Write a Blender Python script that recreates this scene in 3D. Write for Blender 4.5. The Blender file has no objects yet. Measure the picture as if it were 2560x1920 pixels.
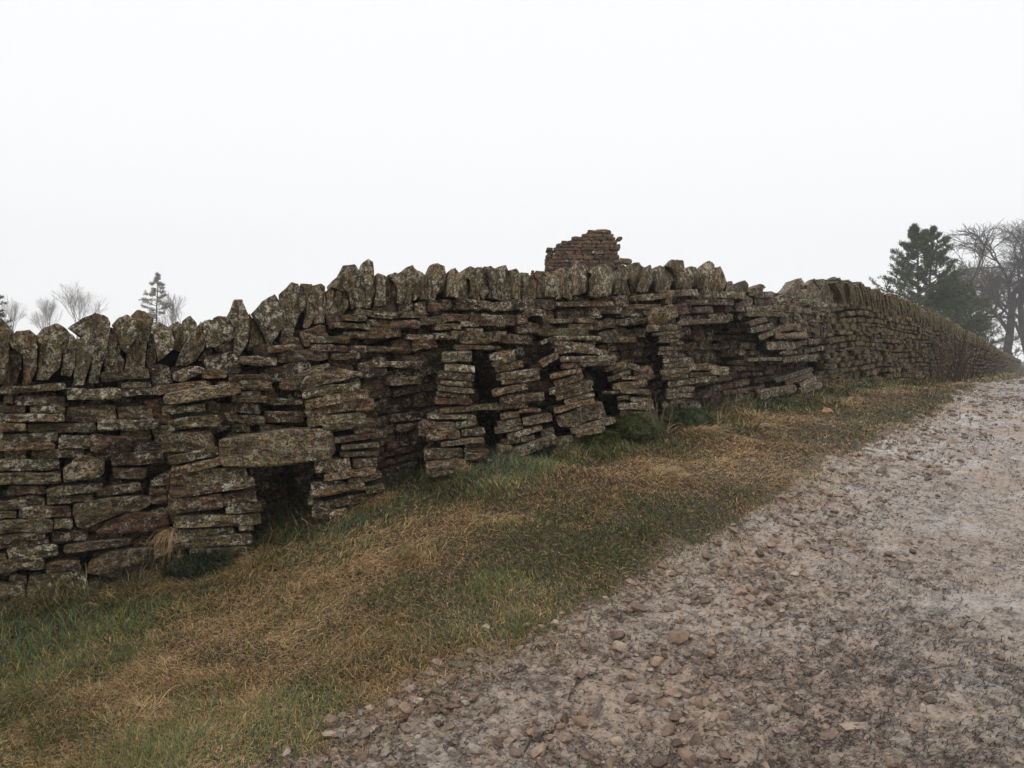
import bpy, math, random
import numpy as np
from mathutils import Vector

# ------------------------------------------------------------------ camera, sky, light
sc = bpy.context.scene
F = 1900.0; CX = 1280.0; HY = 900.0          # focal length, centre column and horizon row of the 2560 px photo
cd = bpy.data.cameras.new("camera"); cam = bpy.data.objects.new("camera", cd)
sc.collection.objects.link(cam); sc.camera = cam
cd.sensor_width = 36.0; cd.lens = F / 2560 * 36
cd.shift_y = -(960 - HY) / 2560
cam.location = (0, 0, 0); cam.rotation_euler = (math.radians(90), 0, 0)
cd.clip_start = 0.05; cd.clip_end = 3000
w = bpy.data.worlds.new("World"); sc.world = w; w.use_nodes = True
nt = w.node_tree; bg = nt.nodes['Background']
sky = nt.nodes.new('ShaderNodeTexSky'); sky.sky_type = 'NISHITA'; sky.sun_disc = False
SUN_EL, SUN_ROT = math.radians(48), math.radians(215)
sky.sun_elevation = SUN_EL; sky.sun_rotation = SUN_ROT
mix = nt.nodes.new('ShaderNodeMix'); mix.data_type = 'RGBA'; mix.inputs[0].default_value = 0.95
mix.inputs[7].default_value = (10.7, 10.7, 10.75, 1)
nt.links.new(sky.outputs[0], mix.inputs[6]); nt.links.new(mix.outputs[2], bg.inputs[0])
bg.inputs[1].default_value = 0.1
sd = bpy.data.lights.new("sun", 'SUN'); sd.energy = 1.5; sd.angle = math.radians(14); sd.color = (1, .97, .93)
so = bpy.data.objects.new("sun", sd); sc.collection.objects.link(so)
dv = Vector((math.sin(SUN_ROT) * math.cos(SUN_EL), math.cos(SUN_ROT) * math.cos(SUN_EL), math.sin(SUN_EL)))
so.rotation_euler = dv.to_track_quat('Z', 'Y').to_euler()
sc.view_settings.view_transform = 'Standard'; sc.view_settings.look = 'None'
sc.view_settings.exposure = 0.0; sc.view_settings.gamma = 1
sc.cycles.volume_step_rate = 5; sc.cycles.use_denoising = True

rng = np.random.default_rng(11)
random.seed(5)

# ------------------------------------------------------------------ helpers
def H3(ix, iy, iz):
    h = (ix.astype(np.int64) * 374761393 + iy.astype(np.int64) * 668265263 + iz.astype(np.int64) * 2147483647 % 1274126177)
    h = (h ^ (h >> 13)) * 1274126177
    h = h & 0xffffffff
    h = (h ^ (h >> 16))
    return (h & 0xffff) / 32767.5 - 1.0

def vnoise(p):
    """value noise in -1..1 for an (n,3) array"""
    f = np.floor(p); t = p - f; t = t * t * (3 - 2 * t); i = f.astype(np.int64)
    r = 0
    for dx in (0, 1):
        wx = t[:, 0] if dx else 1 - t[:, 0]
        for dy in (0, 1):
            wy = t[:, 1] if dy else 1 - t[:, 1]
            for dz in (0, 1):
                wz = t[:, 2] if dz else 1 - t[:, 2]
                r = r + wx * wy * wz * H3(i[:, 0] + dx, i[:, 1] + dy, i[:, 2] + dz * 1)
    return r

def n2(x, y, s, seed=0.0):
    x = np.asarray(x, float); y = np.asarray(y, float)
    return vnoise(np.stack([x.ravel() * s + seed * 7.13, y.ravel() * s - seed * 3.7, np.full(x.size, seed * 5.31 + .37)], 1)).reshape(x.shape)

def fbm2(x, y, s, seed=0, o=3):
    r = 0; a = 1; t = 0
    for k in range(o):
        r = r + a * n2(x, y, s, seed + k * 3.1); t += a; a *= .5; s *= 2.1
    return r / t

def mesh(name, V, quads=None, tris=None, attrs=None, mat=None, smooth=True, sharp=0):
    me = bpy.data.meshes.new(name)
    nq = 0 if quads is None else len(quads); ntr = 0 if tris is None else len(tris)
    me.vertices.add(len(V)); me.vertices.foreach_set('co', np.ascontiguousarray(V, np.float32).ravel())
    loops = []; starts = []; tot = 0
    if nq:
        loops.append(np.asarray(quads).ravel()); starts.append(np.arange(nq) * 4); tot = nq * 4
    if ntr:
        loops.append(np.asarray(tris).ravel()); starts.append(tot + np.arange(ntr) * 3)
    L = np.concatenate(loops).astype(np.int32); S = np.concatenate(starts).astype(np.int32)
    me.loops.add(len(L)); me.loops.foreach_set('vertex_index', L)
    me.polygons.add(len(S)); me.polygons.foreach_set('loop_start', S)
    me.polygons.foreach_set('use_smooth', np.full(len(S), smooth))
    me.update(calc_edges=True)
    for k, (ty, a) in (attrs or {}).items():
        at = me.attributes.new(k, ty, 'POINT')
        a = np.ascontiguousarray(a, np.float32)
        if ty == 'FLOAT_COLOR':
            a = np.concatenate([a, np.ones((len(a), 1), np.float32)], 1); at.data.foreach_set('color', a.ravel())
        elif ty == 'FLOAT_VECTOR': at.data.foreach_set('vector', a.ravel())
        else: at.data.foreach_set('value', a.ravel())
    if mat: me.materials.append(mat)
    if sharp: me.set_sharp_from_angle(angle=math.radians(sharp))
    return me

def link(name, me, parent=None, label=None, cat=None, group=None, kind=None):
    o = bpy.data.objects.new(name, me); sc.collection.objects.link(o)
    if parent: o.parent = parent
    if label: o['label'] = label
    if cat: o['category'] = cat
    if group: o['group'] = group
    if kind: o['kind'] = kind
    return o

def thing(name, label, cat, loc=(0, 0, 0), group=None):
    o = link(name, None, None, label, cat, group); o.location = loc
    return o

def child(name, me, parent, label=None, kind=None):
    """part mesh given in world coordinates, parented to a thing standing at its own base"""
    o = link(name, me, parent, label, None, None, kind)
    l = parent.location
    o.location = (-l.x, -l.y, -l.z)
    return o

# ------------------------------------------------------------------ materials
def newmat(name):
    m = bpy.data.materials.new(name); m.use_nodes = True
    n = m.node_tree.nodes; l = m.node_tree.links
    return m, n, l, n['Principled BSDF']
def nd(n, t, **kw):
    x = n.new(t)
    for k, v in kw.items():
        if k.startswith('i'): x.inputs[int(k[1:])].default_value = v
        else: setattr(x, k, v)
    return x
def noise(n, l, vec, scale, detail=4, rough=.6, dist=0):
    x = nd(n, 'ShaderNodeTexNoise'); x.inputs['Scale'].default_value = scale; x.inputs['Detail'].default_value = detail
    x.inputs['Roughness'].default_value = rough; x.inputs['Distortion'].default_value = dist
    l.new(vec, x.inputs['Vector']); return x.outputs['Fac']
def ramp(n, l, src, a, b, va=0.0, vb=1.0):
    x = nd(n, 'ShaderNodeMapRange'); x.inputs[1].default_value = a; x.inputs[2].default_value = b
    x.inputs[3].default_value = va; x.inputs[4].default_value = vb; l.new(src, x.inputs[0]); return x.outputs[0]
def mixc(n, l, fac, a, b, mode='MIX'):
    x = nd(n, 'ShaderNodeMix', data_type='RGBA', blend_type=mode)
    for s, v in ((x.inputs[0], fac), (x.inputs[6], a), (x.inputs[7], b)):
        if hasattr(v, 'is_linked') or hasattr(v, 'links'): l.new(v, s)
        else: s.default_value = v if not isinstance(v, tuple) else (*v, 1)
    return x.outputs[2]
def math_(n, l, op, a, b):
    x = nd(n, 'ShaderNodeMath', operation=op)
    for s, v in ((x.inputs[0], a), (x.inputs[1], b)):
        if hasattr(v, 'links'): l.new(v, s)
        else: s.default_value = v
    return x.outputs[0]

def stone_mat(name, lichen=1.0, moss=.8, mosscol=(.105, .092, .028)):
    m, n, l, b = newmat(name)
    loc = nd(n, 'ShaderNodeAttribute', attribute_name='loc').outputs['Vector']
    col = nd(n, 'ShaderNodeAttribute', attribute_name='col').outputs['Color']
    pr = nd(n, 'ShaderNodeAttribute', attribute_name='prm'); sp = nd(n, 'ShaderNodeSeparateXYZ'); l.new(pr.outputs['Vector'], sp.inputs[0])
    st = nd(n, 'ShaderNodeMapping'); st.inputs['Scale'].default_value = (1, 2.3, 1.3); l.new(loc, st.inputs[0])
    nA = noise(n, l, loc, 7, 3); nS = noise(n, l, st.outputs[0], 16, 5, .65, .4); nF = noise(n, l, loc, 75, 4, .7)
    c = mixc(n, l, ramp(n, l, nA, .3, .7), mixc(n, l, 1.0, col, (.56, .50, .43), 'MULTIPLY'), mixc(n, l, 1.0, col, (1.45, 1.36, 1.18), 'MULTIPLY'))
    c = mixc(n, l, ramp(n, l, nS, .44, .56, .95, 0), c, mixc(n, l, 1.0, col, (.26, .23, .21), 'MULTIPLY'))
    c = mixc(n, l, ramp(n, l, nF, .42, .53, .9, 0), c, (.022, .016, .011))
    nM = noise(n, l, loc, 5.5, 4, .6)
    fm = math_(n, l, 'MULTIPLY', ramp(n, l, nM, .46, .58, 0, .85 * moss), sp.outputs[1])
    c = mixc(n, l, fm, c, mixc(n, l, ramp(n, l, nF, .3, .7), (.03, .032, .014), mosscol))
    # crusty pale lichen: blotches and pin spots
    nL = noise(n, l, loc, 26, 5, .72); nB = noise(n, l, loc, 6, 2)
    blot = math_(n, l, 'MULTIPLY', ramp(n, l, nL, .49, .56), ramp(n, l, nB, .40, .54))
    vo = nd(n, 'ShaderNodeTexVoronoi'); vo.inputs['Scale'].default_value = 22; vo.inputs['Randomness'].default_value = 1
    l.new(loc, vo.inputs['Vector'])
    dots = ramp(n, l, vo.outputs['Distance'], .2, .12)
    dots = math_(n, l, 'MULTIPLY', dots, ramp(n, l, nL, .45, .55))
    li = math_(n, l, 'MAXIMUM', blot, dots)
    li = math_(n, l, 'MULTIPLY', li, sp.outputs[0]); li = math_(n, l, 'MULTIPLY', li, lichen)
    c = mixc(n, l, li, c, mixc(n, l, ramp(n, l, nF, .42, .56), (.17, .15, .105), (.80, .74, .58)))
    l.new(c, b.inputs['Base Color'])
    hh = math_(n, l, 'ADD', math_(n, l, 'MULTIPLY', nS, 1.0), math_(n, l, 'MULTIPLY', nF, .38))
    hh = math_(n, l, 'ADD', hh, math_(n, l, 'MULTIPLY', nL, .5))
    bp = nd(n, 'ShaderNodeBump'); bp.inputs['Strength'].default_value = 1.0; bp.inputs['Distance'].default_value = .06
    l.new(hh, bp.inputs['Height']); l.new(bp.outputs[0], b.inputs['Normal'])
    b.inputs['Roughness'].default_value = .72; b.inputs['Specular IOR Level'].default_value = .35
    return m

M_STONE = stone_mat('weathered_gritstone')
M_FAR = stone_mat('mossy_gritstone', .6, 1.35, (.21, .165, .042))
M_RUIN = stone_mat('pink_sandstone', .35, .3)

m, n, l, b = newmat('wall_core_shade')  # core colour kept near black, painting the deep shade of the open joints
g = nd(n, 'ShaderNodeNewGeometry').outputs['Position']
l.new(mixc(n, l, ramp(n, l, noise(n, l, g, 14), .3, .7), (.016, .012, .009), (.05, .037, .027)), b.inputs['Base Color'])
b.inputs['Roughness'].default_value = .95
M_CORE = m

def tint_mat(name, rough=.6, spec=.3, mul=(1, 1, 1), transl=0.0):
    m, n, l, b = newmat(name)
    a = nd(n, 'ShaderNodeAttribute', attribute_name='col').outputs['Color']
    l.new(mixc(n, l, 1.0, a, mul, 'MULTIPLY'), b.inputs['Base Color'])
    b.inputs['Roughness'].default_value = rough; b.inputs['Specular IOR Level'].default_value = spec
    return m
M_GRASS = tint_mat('grass_blades', .55, .3)
M_DEBRIS = tint_mat('wet_debris', .5, .35)
M_BARK = tint_mat('bark', .85, .2)
M_NEEDLE = tint_mat('needles', .7, .2)

m, n, l, b = newmat('turf_soil')
g = nd(n, 'ShaderNodeNewGeometry').outputs['Position']
c = mixc(n, l, ramp(n, l, noise(n, l, g, 2.2, 5), .35, .65), (.10, .066, .036), (.085, .078, .034))
c = mixc(n, l, ramp(n, l, noise(n, l, g, 60, 4), .35, .65), (.02, .015, .009), c)
eg = nd(n, 'ShaderNodeAttribute', attribute_name='edge').outputs['Fac']
eg = ramp(n, l, math_(n, l, 'ADD', eg, math_(n, l, 'MULTIPLY', noise(n, l, g, 7, 5, .7), .22)), -.0, .14)
c = mixc(n, l, eg, c, mixc(n, l, ramp(n, l, noise(n, l, g, 45, 4), .35, .6), (.10, .07, .05), (.28, .215, .165)))
l.new(c, b.inputs['Base Color']); b.inputs['Roughness'].default_value = .85
bp = nd(n, 'ShaderNodeBump'); bp.inputs['Distance'].default_value = .03; l.new(noise(n, l, g, 40, 6, .7), bp.inputs['Height']); l.new(bp.outputs[0], b.inputs['Normal'])
M_SOIL = m

m, n, l, b = newmat('wet_trampled_mud')
g = nd(n, 'ShaderNodeNewGeometry').outputs['Position']
mp = nd(n, 'ShaderNodeMapping'); mp.inputs['Scale'].default_value = (.7, 1.35, 1); l.new(g, mp.inputs[0]); g = mp.outputs[0]
wet = noise(n, l, g, 1.6, 5, .6); big = noise(n, l, g, .55, 3)
nm = noise(n, l, g, 9, 6, .68, .6); nf = noise(n, l, g, 55, 5, .72, .5)
c = mixc(n, l, ramp(n, l, big, .38, .62), (.375, .275, .205), (.40, .33, .27))
c = mixc(n, l, ramp(n, l, nm, .37, .52, .95, 0), c, (.105, .074, .054))
c = mixc(n, l, ramp(n, l, nf, .38, .48, .95, 0), c, (.050, .035, .026))
c = mixc(n, l, ramp(n, l, noise(n, l, g, 22, 4, .6), .56, .66), c, (.37, .32, .275))
l.new(c, b.inputs['Base Color'])
l.new(ramp(n, l, wet, .36, .60, .50, .20), b.inputs['Roughness']); b.inputs['Specular IOR Level'].default_value = .6
l.new(ramp(n, l, wet, .50, .60, 0, .7), b.inputs['Coat Weight']); b.inputs['Coat Roughness'].default_value = .12
bp = nd(n, 'ShaderNodeBump'); bp.inputs['Distance'].default_value = .035; bp.inputs['Strength'].default_value = 1.0
hh = math_(n, l, 'ADD', nm, math_(n, l, 'MULTIPLY', nf, .45)); l.new(hh, bp.inputs['Height']); l.new(bp.outputs[0], b.inputs['Normal'])
M_MUD = m

m, n, l, b = newmat('track_stone')
g = nd(n, 'ShaderNodeNewGeometry').outputs['Position']
a = nd(n, 'ShaderNodeAttribute', attribute_name='col').outputs['Color']
nf = noise(n, l, g, 45, 5, .7)
c = mixc(n, l, ramp(n, l, noise(n, l, g, 14, 4), .35, .65), mixc(n, l, 1.0, a, (.62, .56, .52), 'MULTIPLY'), a)
c = mixc(n, l, ramp(n, l, nf, .34, .48, .5, 0), c, (.06, .04, .03))
l.new(c, b.inputs['Base Color']); b.inputs['Roughness'].default_value = .5; b.inputs['Specular IOR Level'].default_value = .45
bp = nd(n, 'ShaderNodeBump'); bp.inputs['Distance'].default_value = .008; l.new(nf, bp.inputs['Height']); l.new(bp.outputs[0], b.inputs['Normal'])
M_PEB = m

# ------------------------------------------------------------------ wall plan: distance of the wall face along every photo column
_px = np.array([-2600, -1500, -600, 0, 500, 1000, 1500, 1800, 2000, 2100, 2200, 2335, 2461, 2524, 2560, 2580.])
_iy = np.array([.312, .267, .228, .202, .180, .156, .1285, .1075, .0890, .0790, .0685, .0500, .0262, .0150, .0062, .0045])
_fx = np.linspace(-2600, 2580, 2600)
_fi = np.interp(_fx, _px, _iy)
k = np.exp(-0.5 * (np.arange(-60, 61) / 26.) ** 2); k /= k.sum()
_sm = np.convolve(np.pad(_fi, 60, mode='edge'), k, 'valid')
wgt = np.clip((_fx - 2380) / 120, 0, 1); _fi = _sm * (1 - wgt) + _fi * wgt
WY = 1 / _fi; WX = (_fx - CX) / F * WY
WU = np.concatenate([[0], np.cumsum(np.hypot(np.diff(WX), np.diff(WY)))])
tx = np.gradient(WX, WU); ty = np.gradient(WY, WU); tl = np.hypot(tx, ty); tx /= tl; ty /= tl
def wall_at(u):
    return (np.interp(u, WU, WX), np.interp(u, WU, WY), np.interp(u, WU, tx), np.interp(u, WU, ty))
def u_of_px(px, out=0.0):
    X = WX + ty * out; Y = WY - tx * out           # N = (ty,-tx) points to the track
    r = X / Y * F + CX
    return float(np.interp(px, r, WU))
def Ydepth(px): return float(1 / np.interp(px, _fx, _fi))
def zpx(px, py): return -(py - HY) / F * Ydepth(px)

BASE = [(-2600, 2000), (-1500, 1780), (-600, 1630), (0, 1530), (230, 1490), (380, 1450), (500, 1400), (640, 1340), (800, 1280), (1000, 1200), (1240, 1150), (1500, 1085),
        (1640, 1055), (1800, 1020), (2000, 988), (2100, 968), (2200, 950), (2335, 950), (2461, 938), (2524, 930), (2560, 922), (2580, 918)]
TOP = [(-2600, 950), (-600, 958), (0, 962), (160, 962), (250, 952), (389, 938), (475, 910), (585, 891), (668, 880), (739, 842), (790, 820), (837, 801), (885, 779),
       (942, 767), (1011, 763), (1138, 751), (1280, 757), (1421, 748), (1516, 741), (1675, 732), (1801, 729), (1880, 736), (1900, 746), (2060, 762), (2081, 763), (2145, 763),
       (2208, 779), (2271, 795), (2335, 817), (2398, 843), (2461, 868), (2493, 884), (2524, 897), (2560, 908), (2580, 912)]
def zt_tab(tab):
    xs = np.array([p[0] for p in tab], float); us = np.array([u_of_px(x) for x in xs]); zs = np.array([zpx(*p) for p in tab])
    return us, zs
bu, bz = zt_tab(BASE); tu, tz = zt_tab(TOP)
def zbase(u): return np.interp(u, bu, bz)
def ztop(u): return np.interp(u, tu, tz)

# ------------------------------------------------------------------ ground relief
ctrl = []
for px in (-1500, -600, 0, 250, 500, 800, 1100, 1400, 1700, 2000, 2150, 2335, 2461, 2524, 2560):
    u = u_of_px(px); X, Y, a_, b_ = wall_at(u); z = float(zbase(u))
    ctrl.append((X, Y, z)); ctrl.append((X - b_ * 3, Y + a_ * 3, z)); ctrl.append((X - b_ * 16, Y + a_ * 16, z - .1))
BORD = []
for px, py, z in ((700, 1914, -1.58), (1080, 1664, -1.45), (1400, 1528, -1.33), (1675, 1387, -1.2), (1880, 1262, -1.04), (2080, 1155, -.90), (2271, 1062, -.75), (2382, 996, -.58), (2445, 961, -.6), (2509, 951, -.75)):
    Y = -z * F / (py - HY); X = (px - CX) / F * Y; ctrl.append((X, Y, z)); BORD.append((X, Y))
for px, py, z in ((2560, 1920, -1.56), (2560, 1400, -1.32), (2560, 1100, -.95), (2560, 1000, -.72), (1800, 1920, -1.57), (1900, 1500, -1.36)):
    Y = -z * F / (py - HY); ctrl.append(((px - CX) / F * Y, Y, z))
ctrl += [(0, 0, -1.65), (-2, -4, -1.9), (3, -4, -1.8), (4, 2, -1.55), (8, 4, -1.35), (14, 9, -1.0), (-4, 1, -1.75), (24, 20, -.8), (45, 45, -.9), (110, 120, -1.2), (-30, 40, -1.6), (10, 60, -.6), (-60, 100, -1.6)]
C = np.array(ctrl); S_ = 10.0
def _tps(d2): return np.where(d2 > 1e-12, .5 * d2 * np.log(d2 + 1e-12), 0)
n_ = len(C); D2 = ((C[:, None, :2] - C[None, :, :2]) ** 2).sum(2) / S_ ** 2
A = np.zeros((n_ + 3, n_ + 3)); A[:n_, :n_] = _tps(D2) + np.eye(n_) * .0003
P_ = np.c_[np.ones(n_), C[:, :2] / S_]; A[:n_, n_:] = P_; A[n_:, :n_] = P_.T
sol = np.linalg.solve(A, np.r_[C[:, 2], 0, 0, 0])
def ground_smooth(X, Y):
    X = np.asarray(X, float); Y = np.asarray(Y, float); sh = X.shape; X = X.ravel(); Y = Y.ravel(); out = np.empty(X.size)
    for i in range(0, X.size, 40000):
        x = X[i:i + 40000]; y = Y[i:i + 40000]
        r = _tps(((x[:, None] - C[None, :, 0]) ** 2 + (y[:, None] - C[None, :, 1]) ** 2) / S_ ** 2) @ sol[:n_]
        out[i:i + 40000] = r + sol[n_] + (sol[n_ + 1] * x + sol[n_ + 2] * y) / S_
    f = np.clip((np.hypot(X, Y) - 90) / 90, 0, 1); f2 = np.clip((-Y) / 6 + np.clip(np.abs(X) - 40 - np.maximum(Y, 0), 0, 20) / 20, 0, 1)
    out = np.clip(out, -2.4, .4)
    out = out * (1 - f) + (-1.0) * f
    out = out * (1 - f2) + (-1.7) * f2
    return out.reshape(sh)
BP = np.array([(-7, -6.0), (-3.2, .4)] + BORD + [(30, 43), (52, 74), (125, 168), (400, 500)])
def border(X, Y):
    """signed distance to the edge of the track, positive on the track"""
    best = np.full(X.shape, 1e9); sg = np.zeros(X.shape)
    for (ax, ay), (bx, by) in zip(BP[:-1], BP[1:]):
        dx, dy = bx - ax, by - ay; L2 = dx * dx + dy * dy
        t = np.clip(((X - ax) * dx + (Y - ay) * dy) / L2, 0, 1)
        ex = X - ax - t * dx; ey = Y - ay - t * dy; d = np.hypot(ex, ey)
        s = np.sign(dy * (X - ax) - dx * (Y - ay))
        mk = d < best; best = np.where(mk, d, best); sg = np.where(mk, s, sg)
    return best * sg
def bordern(X, Y): return border(X, Y) + .16 * n2(X, Y, 1.7, 4) + .09 * n2(X, Y, 7, 5) / (1 + (Y / 16) ** 2) + .05 * n2(X, Y, 22, 6) / (1 + (Y / 7) ** 2)
def ground_z(X, Y, bd=None):
    X = np.asarray(X, float); Y = np.asarray(Y, float)
    z = ground_smooth(X, Y)
    if bd is None: bd = bordern(X, Y)
    near = 1 / (1 + (np.hypot(X, Y) / 40) ** 2)
    on = np.clip(bd / .25 + .3, 0, 1)
    verge = .035 * n2(X, Y, 1.3, 1) + .022 * n2(X, Y, 4.1, 2) + .010 * n2(X, Y, 11, 3)
    ch = fbm2(X, Y, 5.5, 8, 3)
    churn = .020 * n2(X, Y, 1.6, 7) + .020 * (1 - 2 * np.abs(ch)) + .015 * n2(X, Y * 1.4, 17, 9) + .012 * n2(X, Y * 1.4, 34, 10) + .007 * n2(X, Y, 70, 12)
    rut = np.exp(-((border(X, Y) - np.maximum(.95 - .28 * (Y - 3), .3)) / .26) ** 2) * .03 + np.exp(-((border(X, Y) - 2.3) / .35) ** 2) * .035
    churn = churn - rut
    return z + (verge * (1 - on) + (churn - .035) * on) * near

# ------------------------------------------------------------------ ground and track sheets
rows = [1.0]
while rows[-1] < 420: rows.append(rows[-1] * (1.0065 if rows[-1] < 14 else 1.016))
rows = np.array(rows); ks = np.concatenate([np.linspace(-2.4, -.95, 60, endpoint=False), np.linspace(-.95, .95, 520, endpoint=False), np.linspace(.95, 2.4, 60)])
GY, GK = np.meshgrid(rows, ks, indexing='ij'); GX = GY * GK
BD = bordern(GX, GY); GZ = ground_z(GX, GY, BD)
V = np.stack([GX, GY, GZ], 2).reshape(-1, 3)
nr, nc = GX.shape; idx = np.arange(nr * nc).reshape(nr, nc)
Q = np.stack([idx[:-1, :-1], idx[:-1, 1:], idx[1:, 1:], idx[1:, :-1]], 2).reshape(-1, 4)
fb = BD.reshape(-1)[Q].mean(1)
def submesh(name, V, Q, mat, edge=None):
    used, inv = np.unique(Q, return_inverse=True)
    return mesh(name, V[used], inv.reshape(-1, 4), mat=mat, attrs=None if edge is None else dict(edge=('FLOAT', edge[used])))
link('track', submesh('track', V, Q[fb > 0], M_MUD), kind='structure', label='wide muddy stony track rising past the wall')
# ground behind the camera joins the same sheet
bx = np.linspace(-90, 90, 61); by = np.array([-90, -60, -35, -20, -12, -7, -4, -2, -1, 0, .5, 1.0])
BX, BY = np.meshgrid(bx, by); BZ = ground_smooth(BX, BY) - .06
VB = np.stack([BX, BY, BZ], 2).reshape(-1, 3); ib = np.arange(BX.size).reshape(BX.shape) + len(V)
QB = np.stack([ib[:-1, :-1], ib[:-1, 1:], ib[1:, 1:], ib[1:, :-1]], 2).reshape(-1, 4)
link('ground', submesh('ground', np.concatenate([V, VB]), np.concatenate([Q[fb <= 0], QB]), M_SOIL, np.concatenate([BD.ravel(), np.full(len(VB), -5.)])), kind='structure', label='rough turf ground sloping from the wall to the track')

# ------------------------------------------------------------------ stones
TOPO = {}
def topo(N, R):
    if (N, R) not in TOPO:
        i = np.arange(N); j = (i + 1) % N; q = []; t = []
        t.append(np.stack([np.zeros(N, int), 1 + i, 1 + j], 1))
        for r in range(R - 1):
            a = 1 + r * N
            q.append(np.stack([a + i, a + N + i, a + N + j, a + j], 1))
        last = 1 + R * N
        t.append(np.stack([np.full(N, last), 1 + (R - 1) * N + j, 1 + (R - 1) * N + i], 1))
        TOPO[(N, R)] = (np.concatenate(q), np.concatenate(t))
    return TOPO[(N, R)]

def resample(P, N, rnd=1):
    """N outline points that keep the corners; extra points go to the longest edges"""
    P = np.asarray(P, float)
    for _ in range(rnd):
        Q1 = P * .90 + np.roll(P, -1, 0) * .10; Q2 = P * .10 + np.roll(P, -1, 0) * .90
        P = np.stack([Q1, Q2], 1).reshape(-1, 2)
    if len(P) >= N:
        L = np.hypot(*(np.roll(P, -1, 0) - P).T); s = np.concatenate([[0], np.cumsum(L)]); PP = np.concatenate([P, P[:1]])
        t = np.linspace(0, s[-1], N, endpoint=False)
        return np.stack([np.interp(t, s, PP[:, 0]), np.interp(t, s, PP[:, 1])], 1)
    L = np.hypot(*(np.roll(P, -1, 0) - P).T); k = np.ones(len(P), int)
    for _ in range(N - len(P)): k[np.argmax(L / k)] += 1
    out = []
    for a in range(len(P)):
        b = P[(a + 1) % len(P)]
        for m_ in range(k[a]): out.append(P[a] + (b - P[a]) * m_ / k[a])
    return np.array(out)

def area(P):
    x, y = P[:, 0], P[:, 1]; return .5 * np.sum(x * np.roll(y, -1) - np.roll(x, -1) * y)

PAL = {
 'grey': (.255, .195, .120), 'brown': (.225, .148, .080), 'red': (.205, .110, .066), 'ochre': (.330, .215, .105),
 'olive': (.210, .168, .078), 'dark': (.115, .080, .052), 'pink': (.30, .18, .118), 'pale': (.345, .270, .170), 'cope': (.310, .240, .148),
}
def pick(names, wts=None): 
    c = np.array(PAL[random.choices(names, wts)[0]]) * np.array([1.05, 1, .9])
    return c * random.uniform(.68, 1.34) * np.array([random.uniform(.95, 1.05), 1, random.uniform(.92, 1.08)])

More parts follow.
